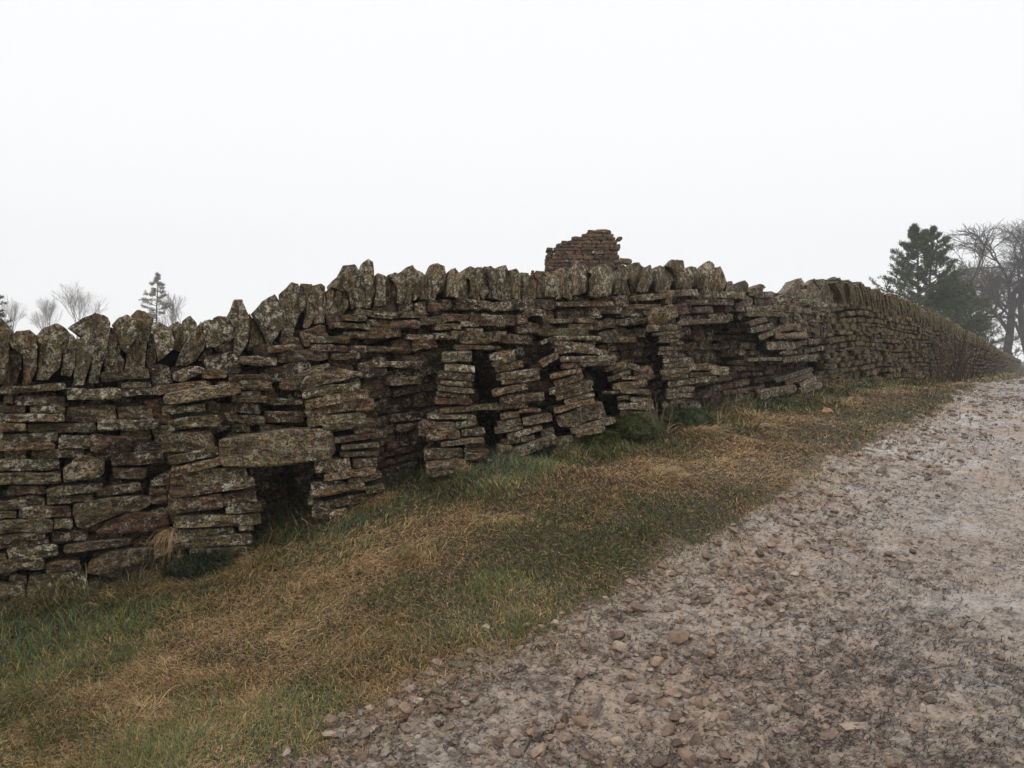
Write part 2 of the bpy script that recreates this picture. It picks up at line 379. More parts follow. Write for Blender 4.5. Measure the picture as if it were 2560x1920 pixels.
class Stone:
    pass
def stone(poly, O, T, Nn, depth, col, lich=.5, moss=.3, N=28, rough=1.0, axis=0, lo=False, facets=2, lean=0.0, angle=0.0, rnd=1, skew=0.0):
    """poly: outline in local metres (a along T, b up) around O; Nn outward; depth into the wall.
    axis: 0 strata lie along a, 1 strata lie along b. Returns a dict of arrays (world verts)."""
    P = resample(poly, N, rnd)
    if area(P) < 0: P = P[::-1]
    c = P.mean(0); Pc = P - c
    r = np.hypot(*Pc.T); h = max(.012, abs(area(P)) / (2 * max(np.ptp(P[:, 0]), np.ptp(P[:, 1]))))
    def sc_(d): return np.clip(1 - d * h / r, .45, 1)
    if lo: prof = [(np.full(N, .55), 0.0), (sc_(.22), -.05), (np.ones(N), -.5), (np.full(N, .9), None)]
    else: prof = [(np.full(N, .26), 0.0), (np.full(N, .52), 0.0), (np.minimum(sc_(.40), .80), 0.0), (sc_(.20), -.01), (sc_(.06), -.06), (sc_(.0), -.22), (np.full(N, 1.0), -1.3), (np.full(N, .97), 'm'), (np.full(N, .82), None)]
    ring = []; wv = []
    for s, wd in prof:
        ring.append(Pc * s[:, None])
        wv.append(np.full(N, -depth * .97 if wd is None else (-depth * .55 if wd == 'm' else max(wd * h, -depth * .5))))
    ab = np.concatenate([[[0, 0]]] + ring + [[[0, 0]]]); ww = np.concatenate([[0], *wv, [-depth]])
    # chipped front planes
    ext = np.abs(Pc).max(0) + 1e-6
    front = ww > -depth * .5
    for _ in range(facets):
        th = random.uniform(0, 2 * math.pi); g = random.uniform(.10, .55) * h
        lim = random.uniform(-.02, .35) * h + g * (math.cos(th) * ab[:, 0] / ext[0] + math.sin(th) * ab[:, 1] / ext[1]) * 1.6
        ww = np.where(front, np.minimum(ww, lim), ww)
    # noise
    sd = np.array([random.uniform(0, 90) for _ in range(3)])
    p3 = np.stack([ab[:, 0], ab[:, 1], ww], 1)
    q = p3 * (np.array([1, 2.2, 1]) if axis == 0 else np.array([2.2, 1, 1]))
    k = (.22 if lo else .125) * rough * min(h, .075)
    fr = .55 / max(h, .02)
    dx = vnoise(q * fr + sd); dy = vnoise(q * fr + sd + 31.7); dz = vnoise(q * fr + sd + 71.1)
    if not lo:
        dx = dx + .5 * vnoise(q * fr * 2.6 + sd + 5); dy = dy + .5 * vnoise(q * fr * 2.6 + sd + 15); dz = dz + .6 * vnoise(q * fr * 2.6 + sd + 25)
        s1 = p3[:, 1 - axis if axis == 0 else 0]
        led = vnoise(np.stack([s1 * 2.2 / h, q[:, axis] * .4 / h, np.zeros(len(s1))], 1) + sd)
        dz = dz + .9 * led
    p3 = p3 + np.stack([dx * 1.2, dy * 1.2, dz * 1.5], 1) * k
    ca, sa = math.cos(angle), math.sin(angle)
    loc = p3.copy() if axis == 0 else p3[:, [1, 0, 2]].copy()
    if angle: loc = np.stack([loc[:, 0] * ca + loc[:, 1] * sa, -loc[:, 0] * sa + loc[:, 1] * ca, loc[:, 2]], 1)
    p3[:, :2] += c
    O = np.asarray(O, float); T = np.asarray(T, float); Nn = np.asarray(Nn, float)
    back = np.minimum(p3[:, 2:], 0)
    W = O - back * skew * T + p3[:, :1] * T + p3[:, 1:2] * np.array([0, 0, 1.]) + (p3[:, 2:] + lean * p3[:, 1:2]) * Nn
    q_, t_ = topo(N, len(prof))
    nV = len(W)
    return dict(V=W, q=q_, t=t_, col=np.tile(col, (nV, 1)), loc=loc + sd * 1.3, prm=np.tile([lich, moss, 0], (nV, 1)), area=abs(area(P)))

def merge(lst):
    off = 0; V = []; q = []; t = []; c = []; lo = []; pr = []
    for s in lst:
        V.append(s['V']); q.append(s['q'] + off); t.append(s['t'] + off); c.append(s['col']); lo.append(s['loc']); pr.append(s['prm']); off += len(s['V'])
    return dict(V=np.concatenate(V), q=np.concatenate(q), t=np.concatenate(t), col=np.concatenate(c), loc=np.concatenate(lo), prm=np.concatenate(pr))
def stone_mesh(name, s, mat=M_STONE):
    return mesh(name, s['V'], s['q'], s['t'], dict(col=('FLOAT_COLOR', s['col']), loc=('FLOAT_VECTOR', s['loc']), prm=('FLOAT_VECTOR', s['prm'])), mat, True, 26)

ZW = {'Z1': (0, 680, 3.16), 'Z2': (600, 600, 3.16), 'Z3': (1200, 540, 3.16), 'Z4': (1860, 540, 3.16), 'Z5': (0, 1100, 3.16),
      'R1': (600, 1060, 5.53), 'R2': (1000, 860, 5.53), 'R3': (1350, 800, 5.53), 'R4': (1650, 740, 5.53), 'R5': (1000, 1000, 7.373), 'F': (0, 0, 1.0)}
def topx(win, pts):
    ox, oy, s = ZW[win]; return [(ox + x / s, oy + y / s) for x, y in pts]
def frame_at(px, out):
    u = u_of_px(px, out); X, Y, a_, b_ = wall_at(u)
    N_ = np.array([b_, -a_, 0]); T_ = np.array([a_, b_, 0]); O_ = np.array([X, Y, 0]) + N_ * out
    return u, O_, T_, N_
def px_to_local(pts, O, T, Nn):
    r = []
    for px, py in pts:
        d = np.array([(px - CX) / F, 1, -(py - HY) / F]); t = (O @ Nn) / (d @ Nn); p = d * t - O
        r.append((p @ T, p[2]))
    return np.array(r)
def slab_poly(x0, y0, x1, y1, t):
    """irregular flat stone outline from end to end, in picture units"""
    dx, dy = x1 - x0, y1 - y0; L = math.hypot(dx, dy); ux, uy = dx / L, dy / L; vx, vy = -uy, ux
    R = random.uniform; j = .12 * t
    if random.random() < .3:
        tp = [(0, -.5 + R(0, .22)), (R(.05, .14), -.5 - R(0, .08)), (R(.3, .7), -.5 + R(-.12, .12)), (R(.86, .96), -.5), (1, -.5 + R(.05, .3))]
    else:
        tp = [(0.01, -.5 + R(0, .12)), (R(.3, .5), -.5 + R(-.1, .1)), (R(.6, .8), -.5 + R(-.1, .1)), (.99, -.5 + R(0, .12))]
    bt = [(1, .5 - R(.02, .16)), (R(.88, .97), .5), (R(.4, .7), .5 + R(-.14, .1)), (R(.04, .12), .5), (0, .5 - R(.02, .16))]
    return [(x0 + ux * L * a + vx * t * b, y0 + uy * L * a + vy * t * b) for a, b in tp + bt]

# ---- hand-read stones of the stacks: (window, x0,y0,x1,y1,thickness[,colour])
STACKS = {
 'A': ('Z1', [(1290,1010,1900,920,95,'pale'),(1280,1105,1620,1070,58,'olive'),(1320,1215,1740,1170,100,'olive'),(1275,1360,1680,1315,155,'grey'),(1330,1500,1725,1410,75,'olive'),(1350,1590,1745,1490,70,'ochre')],
       'Z5', [(1340,310,1955,260,125,'olive'),(1335,420,2015,330,92,'brown'),(1330,530,1760,485,130,'brown'),(1760,480,2030,455,105,'brown'),(1780,565,2070,540,52,'olive'),(1370,655,2065,625,92,'grey'),(1380,755,1860,725,88,'olive'),(1885,700,2005,695,45,'olive'),(1480,830,2000,785,85,'olive'),(1500,900,1950,870,55,'olive'),(1360,830,1490,830,70,'grey'),(1400,960,1960,940,90,'olive')]),
 'B': ('Z2', [(490,1222,955,1150,75,'olive'),(510,1305,1015,1210,82,'ochre'),(530,1445,1000,1395,70,'olive'),(650,1485,1070,1440,82,'grey'),(900,1510,1075,1490,60,'brown')],
       'R1', [(1310,225,2045,140,95,'brown'),(1400,330,1930,290,65,'grey'),(1380,430,1920,405,70,'grey'),(1030,600,1530,560,190,'ochre'),(1560,545,1900,530,130,'brown'),(1160,750,1895,640,105,'ochre'),(1500,800,1965,700,85,'grey'),(980,870,1450,840,110,'dark'),(970,985,1740,865,110,'ochre'),(1740,930,1995,880,105,'olive'),(1140,1140,1745,1005,120,'brown'),(1600,1120,1990,1010,110,'olive'),(1235,1295,1500,1240,140,'ochre'),(1300,1400,1650,1300,120,'olive'),(940,1060,1150,1130,110,'dark'),(1000,1230,1260,1260,150,'dark')]),
 'C': ('R2', [(585,175,995,180,170,'grey'),(620,320,1040,350,100,'pale'),(530,420,1030,465,110,'grey'),(560,525,1000,570,75,'grey'),(530,610,1030,660,80,'grey'),(510,690,955,730,60,'olive'),(480,790,1000,800,95,'pink'),(380,1010,1050,1010,60,'grey'),(430,1140,770,1140,135,'grey'),(260,1200,500,1160,190,'red'),(770,1140,1070,1070,100,'olive'),(370,1275,835,1250,130,'ochre'),(850,1230,1180,1205,105,'olive'),(565,1390,1170,1330,70,'pale'),(900,1415,1170,1380,50,'brown'),(330,1545,870,1500,150,'brown'),(890,1470,1235,1490,72,'grey'),(900,1565,1200,1570,95,'brown')],
       'R5', [(480,1290,1280,1240,290,'pink'),(1290,1230,1600,1220,110,'olive')]),
 'D': ('R2', [(1240,180,1600,125,115,'ochre'),(1270,285,1600,190,78,'olive'),(1310,350,1705,270,100,'ochre'),(1330,460,1925,385,105,'pale'),(1400,535,1940,460,72,'ochre'),(1280,690,1765,580,88,'ochre'),(1380,790,2000,720,125,'red'),(1390,1010,1650,970,90,'ochre'),(1650,930,1945,915,52,'pink'),(1350,1115,1680,1060,80,'pale'),(1700,1085,2105,1010,125,'grey'),(1310,1205,1700,1140,90,'grey'),(1480,1290,1970,1155,80,'ochre'),(1390,1360,1870,1290,90,'olive'),(1950,1230,2135,1190,90,'grey'),(1550,1530,2175,1310,140,'grey'),(1350,1500,1560,1480,165,'olive'),(1000,1640,1650,1560,90,'dark')], 'R2', []),
 'E': ('R3', [(170,250,860,250,68,'olive'),(20,325,175,250,60,'olive'),(200,310,760,365,70,'pale'),(10,620,250,480,105,'ochre'),(280,545,1070,525,88,'grey'),(540,615,1050,595,60,'dark'),(290,640,530,625,75,'ochre'),(140,790,580,690,80,'ochre'),(200,890,600,770,100,'ochre'),(125,1000,740,860,100,'grey'),(220,1075,730,940,98,'ochre'),(340,1145,755,1030,70,'grey'),(190,1265,760,1110,88,'ochre'),(420,1540,1045,1380,90,'grey'),(500,1590,900,1500,90,'grey')], 'R3', []),
 'F': ('R3', [(900,690,1200,595,80,'ochre'),(1010,720,1210,640,60,'olive'),(940,825,1250,710,80,'olive'),(1130,795,1390,810,52,'pale'),(1000,930,1490,870,105,'ochre'),(1110,975,1530,1000,85,'grey'),(860,1005,1090,1000,42,'dark'),(1070,1090,1230,1070,60,'grey'),(1250,1100,1570,1120,62,'grey'),(1080,1190,1580,1200,105,'brown'),(1100,1300,1540,1320,105,'grey'),(1240,640,1370,665,80,'grey'),(1310,790,1560,700,190,'red')], 'R3', []),
 'G': ('R3', [(1480,110,1950,90,110,'ochre'),(1560,200,1930,165,42,'pale'),(1640,245,1970,215,60,'ochre'),(1640,295,1920,280,42,'pale'),(1800,332,1985,320,40,'grey'),(1650,395,1970,395,55,'brown'),(1640,455,1900,455,62,'grey'),(1700,505,2010,490,32,'grey'),(1700,565,2090,550,72,'grey'),(1720,645,2090,610,80,'grey'),(1680,735,2070,690,82,'grey'),(1700,805,2050,770,72,'brown')],
       'R4', [(410,990,720,985,110,'grey'),(400,1092,720,1078,70,'brown'),(110,1225,800,1140,90,'olive'),(100,1315,480,1280,90,'grey'),(100,1392,460,1370,70,'grey'),(150,1460,440,1450,80,'brown'),(700,1030,960,1030,125,'pale')]),
 'H': ('R4', [(1215,250,1760,255,72,'brown'),(1240,390,1480,320,72,'pale'),(1260,480,1580,410,88,'grey'),(1370,580,1740,430,90,'ochre'),(1740,440,1950,430,105,'ochre'),(1600,550,2050,540,92,'ochre'),(1480,690,1885,680,112,'grey'),(1670,787,1905,780,42,'olive'),(1220,880,1700,870,60,'olive'),(1700,885,2200,850,88,'olive'),(1600,1180,2120,1010,62,'dark'),(1745,1210,2130,1070,72,'ochre'),(1940,1240,2170,1140,90,'pale'),(1950,1320,2250,1220,90,'grey'),(1390,1375,1890,1270,120,'olive'),(1900,1412,2160,1400,50,'olive'),(1590,1510,2160,1450,60,'olive')], 'R4', []),
}
OUT = {'A': .30, 'B': .30, 'C': .32, 'D': .32, 'E': .32, 'F': .26, 'G': .28, 'H': .18}
SLAB_POLY = {
 'B': [('Z2', [(465,1190),(500,1100),(590,1010),(700,1003),(960,1045),(975,1070),(900,1085),(620,1150),(490,1205)], 'pale'),
       ('Z2', [(500,1360),(600,1330),(700,1262),(900,1255),(1050,1248),(1078,1300),(1060,1335),(900,1350),(700,1375),(540,1410)], 'ochre')],
 'E': [('R3', [(195,430),(250,345),(560,360),(940,420),(945,495),(700,470),(300,430),(215,490)], 'ochre'),
       ('R3', [(230,1340),(500,1240),(560,1170),(700,1140),(850,1132),(890,1220),(930,1350),(700,1380),(500,1470),(260,1480)], 'grey')],
 'G': [('Z3', [(1330,750),(1400,725),(1525,690),(1545,720),(1570,790),(1480,830),(1380,862),(1342,850)], 'ochre')],
}
STACK_LABEL = {
 'A': 'tall stack of olive flat stones under the left end of the thick rounded lintel',
 'B': 'leaning stack of flat stones under the right end of the thick rounded lintel',
 'C': 'stack with a square block on top, carrying the left end of the long thin slab',
 'D': 'slanting stack of flat stones carrying the right end of the long thin slab',
 'E': 'splayed stack with an ochre slab on top and a large grey block near its foot',
 'F': 'low ragged stack with a red triangular stone, just left of the dry weed stems',
 'G': 'narrow stack of thin slates topped by one big tilted square block',
 'H': 'collapsed stack of tilted stones in the wall by the last dark niche',
}
# ---- hand-read stones of the wall face, mainly its near left end
FACE = [('Z1', [(-40,1318,460,1300,75,'olive'),(-60,1385,435,1370,60,'ochre'),(215,1238,760,1225,78,'olive'),(520,1125,915,1120,130,'olive'),(930,1120,1210,1120,105,'grey'),(770,1212,1250,1200,90,'olive'),(40,1152,515,1150,68,'ochre'),(110,1018,515,1020,80,'olive'),(235,1087,515,1085,58,'olive'),(710,1362,1045,1360,140,'red'),(880,1485,1290,1460,100,'red'),(-50,1530,470,1520,90,'grey'),(250,1445,665,1430,72,'olive'),(35,1455,205,1455,80,'olive'),(460,1345,715,1345,110,'olive'),(-20,1235,205,1230,60,'ochre'),(1050,1390,1290,1380,90,'dark'),
      (0,940,520,900,60,'olive'),(530,965,960,960,95,'olive'),(800,835,1180,800,80,'olive'),(960,900,1195,890,45,'olive'),(960,955,1240,945,60,'dark'),(1210,945,1670,885,70,'ochre'),(1600,810,1795,800,65,'ochre'),(1810,835,2140,835,50,'brown'),(1720,895,2150,900,70,'ochre'),(1900,700,2190,710,70,'grey'),(-30,1080,200,1085,60,'brown'),(30,1012,100,1015,60,'olive'),
      (1910,960,2065,960,40,'red'),(1830,1000,2115,1005,60,'brown'),(1690,1075,2060,1080,90,'brown'),(1720,1150,1885,1150,65,'brown'),(1880,1160,2100,1170,70,'grey'),(1830,1235,1975,1240,60,'grey'),(1790,1300,2040,1290,60,'brown')]),
  ('Z5', [(-40,310,485,300,95,'olive'),(890,262,1160,262,88,'red'),(760,425,1120,370,68,'brown'),(370,425,810,375,72,'olive'),(370,485,740,460,62,'olive'),(60,402,360,400,72,'red'),(140,580,560,570,95,'brown'),(-60,700,415,675,105,'grey'),(425,668,575,665,80,'olive'),(410,765,700,765,92,'red'),(500,870,1045,800,66,'grey'),(1050,825,1300,770,66,'brown'),(60,905,460,870,98,'olive'),(-60,1010,350,980,95,'olive'),(360,1022,640,990,88,'brown'),(70,1110,210,1110,80,'olive'),(-60,1220,195,1195,110,'olive'),(-60,520,220,510,72,'grey'),(-40,600,130,590,55,'olive'),(-40,830,280,805,60,'brown'),(285,790,380,785,70,'olive'),(-40,940,50,935,60,'olive'),(1180,440,1330,450,130,'brown'),(1190,345,1340,340,50,'olive'),(-60,1330,220,1320,90,'olive')]),
  ('Z2', [(560,785,875,790,58,'ochre'),(575,850,855,860,60,'red'),(720,920,955,915,50,'olive'),(1010,862,1290,862,42,'brown'),(865,862,1010,862,58,'red'),(310,930,705,905,85,'red'),(235,870,440,845,55,'ochre'),(0,950,295,960,68,'grey'),(200,1030,350,1020,45,'olive'),(0,1082,245,1090,48,'brown'),(0,1140,255,1145,62,'grey'),(320,1140,470,1140,85,'ochre'),(230,1280,495,1280,52,'grey'),(1180,1120,1450,1105,65,'brown'),(0,1260,220,1260,58,'brown'),(210,1400,505,1400,85,'brown'),(0,1430,200,1430,62,'brown'),(160,1500,340,1495,70,'grey'),
      (1430,645,1620,630,62,'grey'),(1195,665,1425,665,72,'red'),(1550,690,1760,685,46,'ochre'),(1750,665,1890,665,42,'olive'),(1610,615,1810,615,70,'pink'),(1790,705,1920,710,24,'pink'),(1775,740,1945,745,44,'ochre'),(1750,792,1965,797,54,'ochre'),(1530,760,1670,760,60,'olive'),(1680,750,1790,750,72,'brown'),(1060,980,1300,985,52,'brown'),(1300,980,1440,985,60,'red'),(1070,590,1260,595,55,'olive'),(1300,590,1480,590,52,'pink'),(835,615,1005,615,48,'grey'),(1010,650,1180,660,52,'brown'),(770,670,1035,685,48,'olive'),(830,750,1080,750,50,'brown'),(1330,765,1525,768,46,'ochre'),(930,560,1060,590,48,'olive')]),
  ('Z3', [(185,970,435,975,80,'red'),(20,820,205,830,95,'grey'),(330,890,480,890,85,'red'),(700,870,910,878,45,'pale'),(560,830,735,830,32,'pale'),(780,825,920,825,44,'pale'),(1050,975,1240,975,52,'ochre'),(355,765,520,765,62,'brown'),(470,915,860,920,65,'olive'),(1110,840,1340,820,55,'grey'),(1510,610,1730,605,55,'grey'),(1910,620,2090,630,60,'brown'),(1640,685,1810,680,45,'brown'),(1815,680,2010,682,48,'red'),(1270,650,1480,630,48,'olive'),(640,695,1060,690,40,'ochre'),(930,740,1120,745,58,'brown'),(1700,745,1850,740,50,'red'),(1245,715,1440,720,50,'brown')]),
]
FACE_POLY = [
 ('Z1', [(500,1640),(505,1560),(610,1460),(700,1462),(830,1500),(825,1580),(780,1640)], 'pale'),
 ('Z5', [(500,335),(505,250),(560,190),(630,130),(700,140),(832,178),(825,250),(800,300),(640,325)], 'grey'),
 ('Z5', [(572,600),(590,520),(800,470),(1100,440),(1180,460),(1197,500),(1100,560),(900,600),(700,690),(610,690)], 'olive'),
 ('Z5', [(745,745),(850,650),(1000,580),(1180,568),(1335,590),(1345,700),(1250,730),(1000,740)], 'red'),
 ('Z5', [(690,1060),(700,960),(850,880),(1100,850),(1225,845),(1240,940),(1180,1050),(1080,1100),(850,1100)], 'brown'),
 ('Z5', [(215,1180),(225,1080),(450,1060),(650,1035),(685,1060),(690,1170),(680,1230),(400,1270),(230,1280)], 'olive'),
 ('Z1', [(1380,860),(1370,800),(1480,750),(1580,742),(1640,770),(1600,800),(1450,860)], 'brown'),
]
def tris_mask(): pass

wallstones = []                       # (stone dict)
MASKW, MASKH = 2560 // 4, 1920 // 4
occ = np.zeros((MASKH, MASKW), bool)
def fill(poly):
    P = np.array(poly) / 4.0; x0, y0 = np.floor(P.min(0)).astype(int); x1, y1 = np.ceil(P.max(0)).astype(int)
    x0, y0 = max(x0, 0), max(y0, 0); x1, y1 = min(x1, MASKW), min(y1, MASKH)
    if x1 <= x0 or y1 <= y0: return
    xx, yy = np.meshgrid(np.arange(x0, x1) + .5, np.arange(y0, y1) + .5); ins = np.zeros(xx.shape, bool)
    for (ax, ay), (bx_, by_) in zip(P, np.roll(P, -1, 0)):
        c_ = ((ay > yy) != (by_ > yy)) & (xx < (bx_ - ax) * (yy - ay) / (by_ - ay + 1e-9) + ax); ins ^= c_
    occ[y0:y1, x0:x1] |= ins

def px_stone(win, poly, out, depth, col, lich=None, moss=None, N=32, rough=1.0, axis=0, lean=0, mark=False, facets=2, raw=False, rnd=1, sk=0.0):
    pts = poly if raw else topx(win, poly)
    cx = np.mean([p[0] for p in pts]); u, O, T, Nn = frame_at(cx, out)
    loc = px_to_local(pts, O, T, Nn)
    if mark: fill(pts)
    vd = np.array([(cx - CX) / F, 1, 0]); skew = min(sk * (vd @ T) / max(-(vd @ Nn), .2), 1.1)
    e = loc[np.argmax(loc[:, 0])] - loc[np.argmin(loc[:, 0])]
    return stone(loc, O, T, Nn, depth, col, random.uniform(.25, 1) if lich is None else lich, random.uniform(0, .8) if moss is None else moss, N, rough, axis, False, facets, lean, 0 if axis else math.atan2(e[1], e[0]), rnd, skew)

def colr(name, k=1.0):
    c = np.array(PAL[name]) * np.array([1.05, 1, .9]); return c * random.uniform(.85, 1.15) * k

for win, lst in FACE:
    for x0, y0, x1, y1, t, cn in lst:
        wallstones.append(px_stone(win, slab_poly(x0, y0, x1, y1, t * .97), random.uniform(.0, .05), .26, colr(cn), mark=True))
for win, poly, cn in FACE_POLY:
    wallstones.append(px_stone(win, poly, random.uniform(.03, .06), .28, colr(cn), mark=True, N=36))

NICHES = [(640, 1165, 765, 1345), (1183, 872, 1228, 1012), (1190, 1035, 1248, 1195), (1488, 918, 1532, 1052), (1706, 812, 1832, 908), (1940, 902, 2034, 946), (1795, 905, 1830, 915), (585, 895, 640, 925)]
def niche(px, py): return any(a < px < c_ + (36 if a > 900 else 18) and b_ < py < d for a, b_, c_, d in NICHES)
def proj(O): return CX + O[0] / O[1] * F, HY - O[2] / O[1] * F

U_SPLIT = u_of_px(2072); U0 = u_of_px(-560); U_FAR = u_of_px(2553)
def course_wall(ua, ub, far, deep=0.0):
    """rows of flat stones following base and top of the wall"""
    res = []
    ncourse = 17
    cuts = np.cumsum(np.r_[0, [random.uniform(.55, 1.5) for _ in range(ncourse)]]); cuts /= cuts[-1]
    skip = {}
    for ci in range(ncourse):
        u = ua + random.uniform(-.2, 0)
        while u < ub:
            X, Y, a_, b_ = wall_at(u)
            big = 1.0 if Y < 30 else (1.8 if Y < 60 else 3.5)
            if big > 1 and ci % int(round(big)) : u += 5; continue
            L = random.choice([random.uniform(.09, .18), random.uniform(.13, .27), random.uniform(.22, .38)]) * (1.0 if not far else .95) * big
            wob = .26 / ncourse * math.sin(u * 1.3 + ci * .7) + .25 / ncourse * math.sin(u * .6 + ci)
            t0 = cuts[ci] + (wob if ci else 0); t1 = (cuts[min(ci + int(big), ncourse)] + (wob if ci < ncourse - 1 else 0))
            two = random.random() < .06 and ci < ncourse - 2 and big == 1
            if two: t1 = cuts[ci + 2] + wob
            uc = u + L / 2
            if any(a0 < uc + .4 * L and uc - .4 * L < a1 for a0, a1 in skip.get(ci, [])): u += .06; continue
            z0, z1 = zbase(uc) - .06, ztop(uc)
            Xc, Yc, a2, b2 = wall_at(uc); T = np.array([a2, b2, 0]); Nn = np.array([b2, -a2, 0])
            zb = z0 + (z1 - z0) * t0; zt = z0 + (z1 - z0) * t1
            if ci == ncourse - 1: zt += .03
            hh = zt - zb
            cpx, cpy = proj((Xc, Yc, (zb + zt) / 2))
            ic, ir = int(cpx / 4), int(cpy / 4)
            if not far and not deep and 0 <= cpx < 2560:
                half = int(L * F / Yc / 8 * .8); hv = int(hh * F / Yc / 8 * .6)
                sub = occ[max(ir - hv, 0):ir + hv + 1, max(ic - half, 0):ic + half + 1]
                fr = sub.mean() if sub.size else 0
                if fr > .30:
                    if fr < .75 and L > .16:
                        L *= .45; uc = u + L / 2
                        cpx2 = proj(wall_at(uc)[:2] + (zb,))[0]; half = int(L * F / Yc / 8 * .8); ic = int(cpx2 / 4)
                        sub = occ[max(ir - hv, 0):ir + hv + 1, max(ic - half, 0):ic + half + 1]
                        if sub.mean() > .3: u += L * .6; continue
                        Xc, Yc, a2, b2 = wall_at(uc)
                    else: u += max(.05, L * .35); continue
            rec = 0.0
            if not far and niche(cpx, cpy): rec = -.33
            if not far and not rec and 900 < cpx < 1700 and cpy > 860 + max(0, 1170 - cpx) * .3: rec = -.07
            out = rec + random.uniform(-.06, .035) * (1 if not far else 1.2)
            if deep: out = min(rec, -.07 if rec > -.2 else -.36) + deep + random.uniform(-.03, .03)
            elif random.random() < .03 and not far: u += L; continue
            gap = random.uniform(.004, .014) * (1 if not far else .7)
            hs = max(hh * random.uniform(.82, 1.02) - gap * .6, .02); zc = zb + hs / 2
            sl = (z1 - z0)
            du = .2; slope = ((zbase(uc + du) - zbase(uc - du)) * (1 - (t0 + t1) / 2) + (ztop(uc + du) - ztop(uc - du)) * (t0 + t1) / 2) / (2 * du)
            slope = np.clip(slope, -.35, .35) + random.gauss(0, .035)
            l2 = L - gap
            P = slab_poly(-l2 / 2, l2 / 2 * slope, l2 / 2, -l2 / 2 * slope, hs)
            P = [(x, -y) for x, y in P]
            O = np.array([Xc, Yc, zc]) + Nn * out
            low = Yc > 17 or bool(deep)
            if far: L *= 1.0; col = pick(['olive', 'brown', 'grey', 'red', 'ochre', 'pale'], [5, 3, 2, 1.4, 3, 1]) * random.uniform(.75, 1.3); li = random.uniform(.1, .7); mo = random.uniform(.4, 1)
            else:
                xx = (cpx) / 2560
                col = pick(['brown', 'red', 'grey', 'dark', 'ochre', 'olive'], [4, 3.2, 2, 2.6, .7, .8 + 3 * max(0, .25 - xx) * 4]); li = random.uniform(.1, .9); mo = random.uniform(0, .55) + (.3 if xx < .2 else 0)
            s = stone(P, O, T, Nn, .24 if not far else .15, col, li, mo, 26 if not low else (14 if Yc < 35 else 8), 1.0, 0, low, 2 if not low else 1)
            s['key'] = s['area'] / Yc ** 2 if rec > -.2 and -60 < cpx < 2620 else 0
            res.append(s)
            if two: skip.setdefault(ci + 1, []).append((u, u + L))
            u += L + gap
    return res
for s in wallstones: s['key'] = s['area'] / (s['V'][:, 1].mean()) ** 2
wallstones += course_wall(U0, U_SPLIT + .1, False)
deepstones = course_wall(U0, U_SPLIT + .1, False, -.085)
farstones = course_wall(U_SPLIT, U_FAR, True)

def core(ua, ub, name, du):
    us = np.arange(ua, ub, du); rowsn = 24; VV = []
    for side in (0, 1):
        for j in range(rowsn + 1):
            t = j / rowsn; X, Y, a_, b_ = wall_at(us); zb = zbase(us) - .25; zt = ztop(us) + np.where(us < u_of_px(620), .25, .15); z = zb + (zt - zb) * t
            if side == 0:
                o = np.where(z > ztop(us) - .03, -.30, -.27)
                cx = CX + X / Y * F; cy = HY - z / Y * F
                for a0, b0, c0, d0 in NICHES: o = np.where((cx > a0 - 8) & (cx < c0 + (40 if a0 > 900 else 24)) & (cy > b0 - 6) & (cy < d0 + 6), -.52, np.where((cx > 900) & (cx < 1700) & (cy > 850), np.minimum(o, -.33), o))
            else: o = np.full(us.shape, -.85)
            VV.append(np.stack([X + b_ * o, Y - a_ * o, z], 1))
    n_u = len(us); seq = list(range(rowsn + 1)) + list(range(2 * rowsn + 1, rowsn, -1))
    VV = np.array([VV[i] for i in seq]); m_ = len(seq); id_ = np.arange(m_ * n_u).reshape(m_, n_u)
    Q_ = np.stack([id_[:-1, :-1], id_[:-1, 1:], id_[1:, 1:], id_[1:, :-1]], 2).reshape(-1, 4)
    return VV.reshape(-1, 3), Q_

